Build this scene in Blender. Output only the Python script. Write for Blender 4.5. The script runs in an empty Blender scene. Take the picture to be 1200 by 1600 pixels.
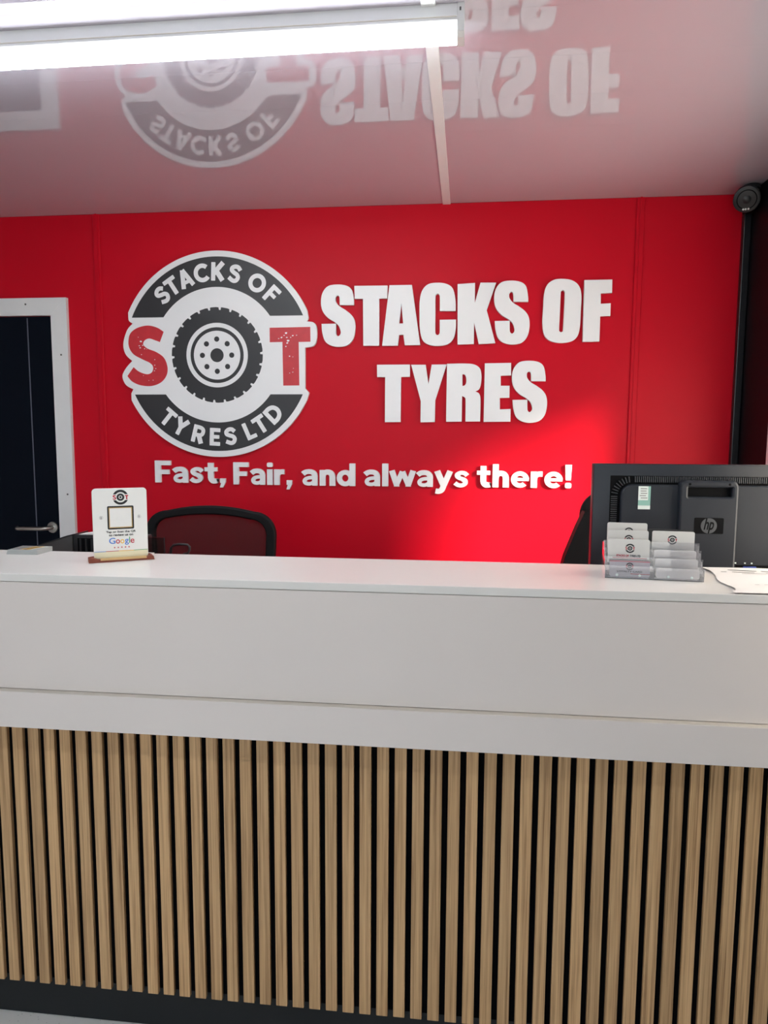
import bpy, bmesh, math, random
from mathutils import Vector, Matrix
random.seed(7)
SC = bpy.context.scene
COL = SC.collection
R = math.radians

# ------------------------------------------------------------------ camera
PITCH, YAW, ROLL, CAM_H = 0.1070, 0.1143, 0.0051, 1.4616
fw = Vector((-math.sin(YAW) * math.cos(PITCH), math.cos(YAW) * math.cos(PITCH), -math.sin(PITCH)))
rt = Vector((math.cos(YAW), math.sin(YAW), 0.0))
up = rt.cross(fw)
r2 = rt * math.cos(ROLL) + up * math.sin(ROLL)
u2 = -rt * math.sin(ROLL) + up * math.cos(ROLL)
cam_d = bpy.data.cameras.new('camera')
cam_d.sensor_fit = 'VERTICAL'
cam_d.sensor_height = 24.0
cam_d.lens = 1130.47 / 1600 * 24.0
cam_d.clip_start = 0.02
cam = bpy.data.objects.new('camera', cam_d)
COL.objects.link(cam)
cam.matrix_world = Matrix(((r2.x, u2.x, -fw.x, 0), (r2.y, u2.y, -fw.y, 0), (r2.z, u2.z, -fw.z, CAM_H), (0, 0, 0, 1)))
SC.camera = cam

# ------------------------------------------------------------------ world, sun, exposure
SC.view_settings.view_transform = 'Standard'
SC.view_settings.look = 'None'
SC.view_settings.gamma = 1.0
SC.view_settings.use_curve_mapping = False
SC.view_settings.exposure = 1.43
SC.cycles.sample_clamp_indirect = 6.0
SKY = 1.4
world = bpy.data.worlds.new('sky')
SC.world = world
world.use_nodes = True
bg = world.node_tree.nodes['Background']
bg.inputs['Color'].default_value = (0.86, 0.93, 1.0, 1)
bg.inputs['Strength'].default_value = SKY
sun_d = bpy.data.lights.new('sun', 'SUN')
sun_d.energy = 12.0
sun_d.angle = R(11.0)
sun_d.color = (1.0, 0.84, 0.66)
sun = bpy.data.objects.new('sun', sun_d)
COL.objects.link(sun)
sun.location = (6, -2, 5)
sun.rotation_euler = Vector((-1.52, 1.0, -0.73)).to_track_quat('-Z', 'Y').to_euler()

def portal(name, loc, rot, sx, sy):
    d = bpy.data.lights.new(name, 'AREA')
    d.shape = 'RECTANGLE'; d.size = sx; d.size_y = sy
    d.cycles.is_portal = True
    o = bpy.data.objects.new(name, d); COL.objects.link(o)
    o.location = loc; o.rotation_euler = rot
LAMP = 12.8            # strength of the batten diffusers

# ------------------------------------------------------------------ materials
MATS = {}
def nodes_of(m):
    m.use_nodes = True
    nt = m.node_tree
    return nt, nt.nodes, nt.links
def mat(name, col, rough=0.5, metal=0.0, var=0.06, scale=20.0, bump=0.0, bscale=300.0, spec=0.5, ior=1.5, coat=0.0, stretch=(1, 1, 1)):
    m = bpy.data.materials.new(name); MATS[name] = m
    nt, N, L = nodes_of(m)
    b = N['Principled BSDF']
    tc = N.new('ShaderNodeTexCoord'); mp = N.new('ShaderNodeMapping'); mp.inputs['Scale'].default_value = stretch
    L.new(tc.outputs['Object'], mp.inputs['Vector'])
    nz = N.new('ShaderNodeTexNoise'); nz.inputs['Scale'].default_value = scale; nz.inputs['Detail'].default_value = 4
    L.new(mp.outputs['Vector'], nz.inputs['Vector'])
    mx = N.new('ShaderNodeMix'); mx.data_type = 'RGBA'
    lo = [c * (1 - var) for c in col]; hi = [min(1, c * (1 + var)) for c in col]
    mx.inputs['A'].default_value = (*lo, 1); mx.inputs['B'].default_value = (*hi, 1)
    L.new(nz.outputs['Fac'], mx.inputs['Factor']); L.new(mx.outputs['Result'], b.inputs['Base Color'])
    b.inputs['Roughness'].default_value = rough; b.inputs['Metallic'].default_value = metal
    b.inputs['Specular IOR Level'].default_value = spec; b.inputs['IOR'].default_value = ior
    b.inputs['Coat Weight'].default_value = coat
    if bump:
        n2 = N.new('ShaderNodeTexNoise'); n2.inputs['Scale'].default_value = bscale; n2.inputs['Detail'].default_value = 3
        L.new(mp.outputs['Vector'], n2.inputs['Vector'])
        bp = N.new('ShaderNodeBump'); bp.inputs['Strength'].default_value = bump; bp.inputs['Distance'].default_value = 0.002
        L.new(n2.outputs['Fac'], bp.inputs['Height']); L.new(bp.outputs['Normal'], b.inputs['Normal'])
    return m
def see_through(name, tint, gloss_tint, gl, body=None, bodyfac=0.0, rough=0.03):
    """thin clear or tinted sheet: transparent + a little mirror + a little body colour"""
    m = bpy.data.materials.new(name); MATS[name] = m
    nt, N, L = nodes_of(m)
    N.remove(N['Principled BSDF']); out = N['Material Output']
    tr = N.new('ShaderNodeBsdfTransparent'); tr.inputs['Color'].default_value = (*tint, 1)
    gs = N.new('ShaderNodeBsdfGlossy'); gs.inputs['Color'].default_value = (*gloss_tint, 1); gs.inputs['Roughness'].default_value = rough
    lw = N.new('ShaderNodeFresnel'); lw.inputs['IOR'].default_value = 1.5
    mm = N.new('ShaderNodeMath'); mm.operation = 'MULTIPLY'; mm.inputs[1].default_value = gl; mm.use_clamp = True
    L.new(lw.outputs['Fac'], mm.inputs[0])
    mx = N.new('ShaderNodeMixShader'); L.new(mm.outputs[0], mx.inputs['Fac']); L.new(tr.outputs[0], mx.inputs[1]); L.new(gs.outputs[0], mx.inputs[2])
    last = mx
    if body:
        df = N.new('ShaderNodeBsdfDiffuse'); df.inputs['Color'].default_value = (*body, 1)
        m2 = N.new('ShaderNodeMixShader'); m2.inputs['Fac'].default_value = bodyfac
        L.new(mx.outputs[0], m2.inputs[1]); L.new(df.outputs[0], m2.inputs[2]); last = m2
    L.new(last.outputs[0], out.inputs['Surface'])
    return m
def emission(name, col, s):
    m = bpy.data.materials.new(name); MATS[name] = m
    nt, N, L = nodes_of(m)
    b = N['Principled BSDF']
    b.inputs['Base Color'].default_value = (0.9, 0.9, 0.9, 1)
    b.inputs['Emission Color'].default_value = (*col, 1); b.inputs['Emission Strength'].default_value = s
    return m

mat('wall_red', (0.57, 0.004, 0.018), rough=0.40, var=0.05, scale=3.0, bump=0.06, bscale=260, spec=0.12)
mat('wall_grey', (0.55, 0.54, 0.54), rough=0.6)
mat('wall_black', (0.004, 0.0032, 0.005), rough=0.55, spec=0.2)
mat('trim_black', (0.010, 0.011, 0.014), rough=0.35)
mat('white_pvc', (0.78, 0.79, 0.80), rough=0.35, var=0.03)
mat('door_navy', (0.0025, 0.0045, 0.010), rough=0.6, var=0.15, scale=8, spec=0.08)
mat('door_line', (0.10, 0.11, 0.15), rough=0.3)
mat('laminate', (0.755, 0.69, 0.655), rough=0.38, var=0.02, scale=4, bump=0.04, bscale=500)
mat('laminate_edge', (0.66, 0.62, 0.55), rough=0.5, var=0.06, scale=12)
mat('worktop_white', (0.78, 0.76, 0.73), rough=0.30, var=0.02, scale=5)
mat('felt_black', (0.0025, 0.0025, 0.003), rough=1.0, var=0.3, scale=200, spec=0.05)
mat('kick_black', (0.009, 0.011, 0.013), rough=0.5, var=0.25, scale=6, spec=0.3)
mat('steel', (0.42, 0.40, 0.37), rough=0.32, metal=1.0, var=0.04)
mat('screw', (0.10, 0.10, 0.10), rough=0.4, metal=0.8)
mat('sign_white', (0.87, 0.88, 0.90), rough=0.32, var=0.015)
mat('sign_black', (0.022, 0.022, 0.026), rough=0.42)
mat('sign_red', (0.58, 0.022, 0.035), rough=0.42, var=0.15, scale=40)
mat('lamp_body', (0.72, 0.73, 0.74), rough=0.4, var=0.02)
mat('black_plastic', (0.014, 0.014, 0.016), rough=0.42, var=0.1)
mat('chair_black', (0.006, 0.006, 0.007), rough=0.6, var=0.15, bump=0.2, bscale=400, spec=0.2)
mat('monitor_black', (0.016, 0.020, 0.028), rough=0.42, var=0.08, bump=0.05, bscale=600, spec=0.4)
mat('monitor_dark', (0.003, 0.003, 0.004), rough=0.6, spec=0.1)
mat('rib_highlight', (0.055, 0.058, 0.065), rough=0.4)  # paler than the shell: the ribs' highlights are put into this colour
mat('monitor_grey', (0.075, 0.08, 0.088), rough=0.35)
mat('port_blue', (0.02, 0.05, 0.30), rough=0.4)
mat('label_green', (0.25, 0.48, 0.42), rough=0.5)
mat('label_pale', (0.72, 0.80, 0.78), rough=0.5)
mat('card_white', (0.74, 0.73, 0.70), rough=0.5, var=0.02)
mat('card_grey', (0.50, 0.47, 0.52), rough=0.4, var=0.03)
mat('card_dark', (0.03, 0.03, 0.03), rough=0.5)
mat('ink_black', (0.015, 0.015, 0.017), rough=0.5)
mat('ink_red', (0.50, 0.015, 0.04), rough=0.5)
mat('ink_blue', (0.06, 0.20, 0.62), rough=0.5)
mat('ink_yellow', (0.80, 0.46, 0.04), rough=0.5)
mat('ink_green', (0.06, 0.36, 0.14), rough=0.5)
mat('ink_grey', (0.28, 0.28, 0.29), rough=0.5)
mat('plate_white', (0.82, 0.82, 0.80), rough=0.25, var=0.01)
mat('plate_cream', (0.80, 0.76, 0.55), rough=0.3, var=0.01)
mat('gold', (0.62, 0.40, 0.14), rough=0.35, metal=0.4)
mat('wood_red', (0.20, 0.045, 0.022), rough=0.45, var=0.3, scale=30, stretch=(1, 8, 8))
mat('wood_lit', (0.60, 0.40, 0.18), rough=0.45, var=0.1)
mat('paper', (0.80, 0.78, 0.77), rough=0.7, var=0.01)
mat('leaflet_edge', (0.46, 0.48, 0.47), rough=0.45, var=0.1, scale=60)
mat('leaflet_top', (0.28, 0.29, 0.30), rough=0.3, var=0.2)
mat('printer_grey', (0.075, 0.072, 0.072), rough=0.45, var=0.1)
mat('desk_white', (0.6, 0.58, 0.56), rough=0.4)
mat('asphalt', (0.22, 0.22, 0.22), rough=0.9, var=0.2, scale=5)
see_through('glass', (0.95, 0.97, 0.97), (1, 1, 1), 1.0)
see_through('acrylic', (0.975, 0.975, 0.985), (1, 1, 1), 1.6, (0.9, 0.9, 0.95), 0.05)
see_through('smoked', (0.68, 0.64, 0.64), (1, 1, 1), 0.6, (0.02, 0.02, 0.02), 0.22)
see_through('chair_mesh', (0.9, 0.9, 0.9), (0.3, 0.3, 0.3), 0.1, (0.035, 0.028, 0.03), 0.52, 0.5)

def slat_wood():
    m = bpy.data.materials.new('oak_slat'); MATS['oak_slat'] = m
    nt, N, L = nodes_of(m); b = N['Principled BSDF']
    tc = N.new('ShaderNodeTexCoord'); oi = N.new('ShaderNodeObjectInfo')
    ad = N.new('ShaderNodeVectorMath'); ad.operation = 'ADD'
    sc = N.new('ShaderNodeVectorMath'); sc.operation = 'SCALE'; sc.inputs['Scale'].default_value = 37.0
    cx = N.new('ShaderNodeCombineXYZ')
    for i in range(3): L.new(oi.outputs['Random'], cx.inputs[i])
    L.new(cx.outputs[0], sc.inputs[0]); L.new(tc.outputs['Object'], ad.inputs[0]); L.new(sc.outputs[0], ad.inputs[1])
    mp = N.new('ShaderNodeMapping'); mp.inputs['Scale'].default_value = (170, 60, 2.2); L.new(ad.outputs[0], mp.inputs[0])
    n1 = N.new('ShaderNodeTexNoise'); n1.inputs['Scale'].default_value = 1.0; n1.inputs['Detail'].default_value = 6; n1.inputs['Roughness'].default_value = 0.62
    L.new(mp.outputs[0], n1.inputs['Vector'])
    mp2 = N.new('ShaderNodeMapping'); mp2.inputs['Scale'].default_value = (420, 100, 7); L.new(ad.outputs[0], mp2.inputs[0])
    n2 = N.new('ShaderNodeTexNoise'); n2.inputs['Scale'].default_value = 1.0; n2.inputs['Detail'].default_value = 3; L.new(mp2.outputs[0], n2.inputs['Vector'])
    cr = N.new('ShaderNodeValToRGB'); e = cr.color_ramp.elements
    e[0].position = 0.28; e[0].color = (0.26, 0.134, 0.055, 1)
    e[1].position = 0.72; e[1].color = (0.68, 0.435, 0.225, 1)
    k = e.new(0.50); k.color = (0.53, 0.322, 0.152, 1)
    mt = N.new('ShaderNodeMath'); mt.operation = 'MULTIPLY_ADD'; mt.inputs[1].default_value = 0.35; mt.inputs[2].default_value = -0.175
    L.new(n2.outputs['Fac'], mt.inputs[0])
    a2 = N.new('ShaderNodeMath'); a2.operation = 'ADD'; L.new(n1.outputs['Fac'], a2.inputs[0]); L.new(mt.outputs[0], a2.inputs[1])
    L.new(a2.outputs[0], cr.inputs['Fac'])
    hs = N.new('ShaderNodeHueSaturation'); vr = N.new('ShaderNodeMapRange'); vr.inputs['To Min'].default_value = 0.88; vr.inputs['To Max'].default_value = 1.1
    L.new(oi.outputs['Random'], vr.inputs['Value']); L.new(vr.outputs[0], hs.inputs['Value']); L.new(cr.outputs['Color'], hs.inputs['Color'])
    L.new(hs.outputs['Color'], b.inputs['Base Color']); b.inputs['Roughness'].default_value = 0.5
    bp = N.new('ShaderNodeBump'); bp.inputs['Strength'].default_value = 0.12; bp.inputs['Distance'].default_value = 0.001
    L.new(a2.outputs[0], bp.inputs['Height']); L.new(bp.outputs[0], b.inputs['Normal'])
slat_wood()
def ceiling_gloss():
    m = bpy.data.materials.new('ceiling_gloss'); MATS['ceiling_gloss'] = m
    nt, N, L = nodes_of(m); b = N['Principled BSDF']
    b.inputs['Base Color'].default_value = (0.54, 0.50, 0.57, 1); b.inputs['Roughness'].default_value = 0.006
    b.inputs['IOR'].default_value = 2.5
    tc = N.new('ShaderNodeTexCoord'); mp = N.new('ShaderNodeMapping'); mp.inputs['Scale'].default_value = (1.2, 14, 1); L.new(tc.outputs['Object'], mp.inputs[0])
    nz = N.new('ShaderNodeTexNoise'); nz.inputs['Scale'].default_value = 1.5; nz.inputs['Detail'].default_value = 2; L.new(mp.outputs[0], nz.inputs['Vector'])
    bp = N.new('ShaderNodeBump'); bp.inputs['Strength'].default_value = 0.002; bp.inputs['Distance'].default_value = 0.002
    L.new(nz.outputs['Fac'], bp.inputs['Height']); L.new(bp.outputs[0], b.inputs['Normal'])
ceiling_gloss()
def floor_vinyl():
    m = mat('floor_vinyl', (0.80, 0.80, 0.78), rough=0.55, var=0.06, scale=6, bump=0.1, bscale=150)
    nt, N, L = nodes_of(m); b = N['Principled BSDF']
    src = b.inputs['Base Color'].links[0].from_socket
    vo = N.new('ShaderNodeTexVoronoi'); vo.inputs['Scale'].default_value = 90
    tc = N.new('ShaderNodeTexCoord'); L.new(tc.outputs['Object'], vo.inputs['Vector'])
    lt = N.new('ShaderNodeMath'); lt.operation = 'LESS_THAN'; lt.inputs[1].default_value = 0.13; L.new(vo.outputs['Distance'], lt.inputs[0])
    ml = N.new('ShaderNodeMath'); ml.operation = 'MULTIPLY'; ml.inputs[1].default_value = 0.5; L.new(lt.outputs[0], ml.inputs[0])
    mx = N.new('ShaderNodeMix'); mx.data_type = 'RGBA'; L.new(ml.outputs[0], mx.inputs['Factor']); L.new(src, mx.inputs['A']); mx.inputs['B'].default_value = (0.22, 0.22, 0.22, 1)
    L.new(mx.outputs['Result'], b.inputs['Base Color'])
floor_vinyl()
def frosted():
    m = bpy.data.materials.new('frosted'); MATS['frosted'] = m
    nt, N, L = nodes_of(m); N.remove(N['Principled BSDF'])
    t = N.new('ShaderNodeBsdfTranslucent'); t.inputs['Color'].default_value = (0.9, 0.92, 0.92, 1)
    d = N.new('ShaderNodeBsdfDiffuse'); d.inputs['Color'].default_value = (0.8, 0.8, 0.8, 1)
    x = N.new('ShaderNodeMixShader'); x.inputs['Fac'].default_value = 0.25
    L.new(t.outputs[0], x.inputs[1]); L.new(d.outputs[0], x.inputs[2]); L.new(x.outputs[0], N['Material Output'].inputs['Surface'])
frosted()
emission('lamp_glow', (0.90, 0.97, 1.0), LAMP)

# ------------------------------------------------------------------ mesh helpers
class MB:
    """collects shapes into one mesh"""
    def __init__(s): s.bm = bmesh.new(); s.mi = 0
    def _new(s, verts, faces):
        vs = [s.bm.verts.new(v) for v in verts]
        for f in faces:
            try:
                fc = s.bm.faces.new([vs[i] for i in f]); fc.material_index = s.mi
            except ValueError: pass
        return s
    def box(s, x0, x1, y0, y1, z0, z1, bev=0.0, seg=2):
        v = [(x, y, z) for x in (x0, x1) for y in (y0, y1) for z in (z0, z1)]
        f = [(0, 1, 3, 2), (4, 6, 7, 5), (0, 4, 5, 1), (2, 3, 7, 6), (0, 2, 6, 4), (1, 5, 7, 3)]
        if not bev: return s._new(v, f)
        t = bmesh.new(); vs = [t.verts.new(p) for p in v]
        for q in f: t.faces.new([vs[i] for i in q])
        bmesh.ops.bevel(t, geom=t.edges[:], offset=bev, segments=seg, affect='EDGES', profile=0.5)
        t.verts.index_update()
        s._new([p.co[:] for p in t.verts], [[p.index for p in q.verts] for q in t.faces]); t.free(); return s
    def prism(s, poly, a0, a1, axis='y'):
        """poly of (u,w): axis y -> (u,a,w); axis x -> (a,u,w); axis z -> (u,w,a)"""
        P = {'y': lambda u, w, a: (u, a, w), 'x': lambda u, w, a: (a, u, w), 'z': lambda u, w, a: (u, w, a)}[axis]
        n = len(poly)
        v = [P(u, w, a0) for u, w in poly] + [P(u, w, a1) for u, w in poly]
        f = [tuple(range(n)), tuple(range(2 * n - 1, n - 1, -1))] + [(i, i + n, (i + 1) % n + n, (i + 1) % n) for i in range(n)]
        return s._new(v, f)
    def tube(s, pts, r, n=12, closed=False, cap=True):
        pts = [Vector(p) for p in pts]; m = len(pts); rings = []
        rr = r if isinstance(r, (list, tuple)) else [r] * m
        ref = None
        for i in range(m):
            a = pts[i - 1] if (i > 0 or closed) else pts[i]
            b = pts[(i + 1) % m] if (i < m - 1 or closed) else pts[i]
            t = (b - a).normalized()
            if ref is None:
                ref = t.orthogonal().normalized()
            ref = (ref - t * ref.dot(t)).normalized(); bi = t.cross(ref)
            rings.append([pts[i] + (ref * math.cos(2 * math.pi * k / n) + bi * math.sin(2 * math.pi * k / n)) * rr[i] for k in range(n)])
        v = [tuple(p) for g in rings for p in g]; f = []
        for i in range(m if closed else m - 1):
            j = (i + 1) % m
            for k in range(n):
                f.append((i * n + k, i * n + (k + 1) % n, j * n + (k + 1) % n, j * n + k))
        if cap and not closed:
            f += [tuple(range(n - 1, -1, -1)), tuple((m - 1) * n + k for k in range(n))]
        return s._new(v, f)
    def lathe(s, prof, origin, axis, n=32):
        """prof (radius, height) along axis from origin"""
        ax = Vector(axis).normalized(); u = ax.orthogonal().normalized(); w = ax.cross(u); o = Vector(origin)
        v = []; f = []
        for r, h in prof:
            for k in range(n):
                a = 2 * math.pi * k / n
                v.append(tuple(o + ax * h + (u * math.cos(a) + w * math.sin(a)) * r))
        for i in range(len(prof) - 1):
            for k in range(n):
                f.append((i * n + k, i * n + (k + 1) % n, (i + 1) * n + (k + 1) % n, (i + 1) * n + k))
        f += [tuple(range(n - 1, -1, -1)), tuple((len(prof) - 1) * n + k for k in range(n))]
        return s._new(v, f)
    def mesh(s, name, *mats, smooth=False):
        bmesh.ops.remove_doubles(s.bm, verts=s.bm.verts[:], dist=1e-6)
        bmesh.ops.recalc_face_normals(s.bm, faces=s.bm.faces[:])
        me = bpy.data.meshes.new(name); s.bm.to_mesh(me); s.bm.free()
        for m in mats: me.materials.append(MATS[m])
        if smooth:
            me.polygons.foreach_set('use_smooth', [True] * len(me.polygons))
            me.set_sharp_from_angle(angle=R(38))
        return me
    def build(s, name, m, parent=None, smooth=False):
        ms = m if isinstance(m, (tuple, list)) else (m,)
        return put(name, s.mesh(name, *ms, smooth=smooth), parent)
def put(name, me, parent=None, loc=(0, 0, 0)):
    o = bpy.data.objects.new(name, me); COL.objects.link(o)
    o.location = loc
    if parent: o.parent = parent
    return o
def tag(o, label=None, cat=None, group=None, kind=None):
    if label: o['label'] = label
    if cat: o['category'] = cat
    if group: o['group'] = group
    if kind: o['kind'] = kind
    return o
def thing(name, loc=(0, 0, 0), rz=0.0, label=None, cat=None, group=None, kind=None):
    o = bpy.data.objects.new(name, None); COL.objects.link(o)
    o.empty_display_size = 0.1; o.location = loc; o.rotation_euler = (0, 0, rz)
    return tag(o, label, cat, group, kind)
def smooth_loop(pts, n=5):
    """closed outline; (x,y) runs on a smooth curve, (x,y,1) is a sharp corner"""
    m = len(pts); out = []
    for i in range(m):
        p0, p1, p2, p3 = pts[i - 1], pts[i], pts[(i + 1) % m], pts[(i + 2) % m]
        c1 = len(p1) > 2; c2 = len(p2) > 2
        out.append((p1[0], p1[1]))
        if c1 and c2: continue
        a = p1 if c1 else p0; d = p2 if c2 else p3
        for k in range(1, n):
            t = k / n
            q = []
            for j in (0, 1):
                q.append(0.5 * (2 * p1[j] + (p2[j] - a[j]) * t + (2 * a[j] - 5 * p1[j] + 4 * p2[j] - d[j]) * t * t + (-a[j] + 3 * p1[j] - 3 * p2[j] + d[j]) * t ** 3))
            out.append(tuple(q))
    return out
def smooth_path(pts, n=6):
    out = []
    for i in range(len(pts) - 1):
        p1, p2 = pts[i], pts[i + 1]
        c1, c2 = len(p1) > 2, len(p2) > 2
        out.append((p1[0], p1[1]))
        if c1 and c2: continue
        a = p1 if (c1 or i == 0) else pts[i - 1]; d = p2 if (c2 or i + 2 >= len(pts)) else pts[i + 2]
        for k in range(1, n):
            t = k / n
            out.append(tuple(0.5 * (2 * p1[j] + (p2[j] - a[j]) * t + (2 * a[j] - 5 * p1[j] + 4 * p2[j] - d[j]) * t * t + (-a[j] + 3 * p1[j] - 3 * p2[j] + d[j]) * t ** 3) for j in (0, 1)))
    out.append((pts[-1][0], pts[-1][1])); return out
def stroke(pts, w):
    """closed outline of a stroke of width w along the path, flat ends"""
    L_, R_ = [], []; m = len(pts)
    for i, p in enumerate(pts):
        a, b = pts[max(0, i - 1)], pts[min(m - 1, i + 1)]
        d1 = Vector((p[0] - a[0], p[1] - a[1])) if i else Vector((b[0] - p[0], b[1] - p[1]))
        d2 = Vector((b[0] - p[0], b[1] - p[1])) if i < m - 1 else d1
        d1.normalize(); d2.normalize()
        n1 = Vector((-d1.y, d1.x)); n2 = Vector((-d2.y, d2.x)); nn = n1 + n2
        nn = nn / max(0.35, nn.length_squared) * 2 if nn.length > 1e-6 else n1
        q = nn * (w / 2)
        L_.append((p[0] + q.x, p[1] + q.y)); R_.append((p[0] - q.x, p[1] - q.y))
    return L_ + R_[::-1]
def area2(l): return sum(l[i][0] * l[(i + 1) % len(l)][1] - l[(i + 1) % len(l)][0] * l[i][1] for i in range(len(l)))
def curve_to_mesh(cu, name):
    o = bpy.data.objects.new('tmp', cu); COL.objects.link(o)
    dg = bpy.context.evaluated_depsgraph_get()
    me = bpy.data.meshes.new_from_object(o.evaluated_get(dg), depsgraph=dg)
    me.name = name; bpy.data.objects.remove(o); bpy.data.curves.remove(cu)
    return me
def plate_mesh(name, loops, y_front, thick, m, bevel=0.0, plane='xz', shrink=0.0):
    """flat cut-out standing in the XZ plane, its face towards -Y at y_front"""
    cu = bpy.data.curves.new(name, 'CURVE'); cu.dimensions = '2D'; cu.fill_mode = 'BOTH'
    cu.extrude = thick / 2 - bevel; cu.bevel_depth = bevel; cu.bevel_resolution = 1
    cu.offset = -bevel - shrink
    for l in loops:
        sp = cu.splines.new('POLY'); sp.points.add(len(l) - 1)
        for p, q in zip(sp.points, l): p.co = (q[0], q[1], 0, 1)
        sp.use_cyclic_u = True
    me = curve_to_mesh(cu, name)
    for v in me.vertices:
        x, y, z = v.co
        v.co = (x, y_front + thick / 2 - z, y) if plane == 'xz' else (x, y, y_front + z)
    me.materials.clear(); me.materials.append(MATS[m]); me.update()
    return me
def text_2d(body, bold=0.0, shear=0.0, res=5):
    cu = bpy.data.curves.new('txt', 'FONT'); cu.body = body; cu.size = 1.0; cu.offset = bold; cu.shear = shear
    cu.resolution_u = res; cu.extrude = 0.01; cu.fill_mode = 'BOTH'
    return curve_to_mesh(cu, 'txt')
def text_bounds(body, bold=0.0, shear=0.0):
    me = text_2d(body, bold, shear, 2)
    xs = [v.co.x for v in me.vertices]; ys = [v.co.y for v in me.vertices]
    b = (min(xs), max(xs), min(ys), max(ys)); bpy.data.meshes.remove(me); return b
def lay_text(name, body, box, y_front, thick, m, parent, bold=0.0, shear=0.0):
    """text fitted into box (x0,x1,z0,z1) standing in the XZ plane"""
    me = text_2d(body, bold, shear)
    xs = [v.co.x for v in me.vertices]; ys = [v.co.y for v in me.vertices]
    a, b, c, d = min(xs), max(xs), min(ys), max(ys); x0, x1, z0, z1 = box
    for v in me.vertices:
        x, y, z = v.co
        v.co = (x0 + (x - a) / (b - a) * (x1 - x0), y_front + (0 if z > 0 else thick), z0 + (y - c) / (d - c) * (z1 - z0))
    me.name = name; me.materials.clear(); me.materials.append(MATS[m]); me.update()
    return put(name, me, parent)
def circle(cx, cy, r, n=48, a0=0, a1=360): return [(cx + r * math.cos(R(a0 + (a1 - a0) * i / n)), cy + r * math.sin(R(a0 + (a1 - a0) * i / n))) for i in range(n)]
def arc(cx, cy, r, a0, a1, n): return [(cx + r * math.cos(R(a0 + (a1 - a0) * i / n)), cy + r * math.sin(R(a0 + (a1 - a0) * i / n))) for i in range(n + 1)]
def rrect(x0, x1, y0, y1, r, n=6):
    return arc(x1 - r, y1 - r, r, 0, 90, n) + arc(x0 + r, y1 - r, r, 90, 180, n) + arc(x0 + r, y0 + r, r, 180, 270, n) + arc(x1 - r, y0 + r, r, 270, 360, n)
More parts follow.
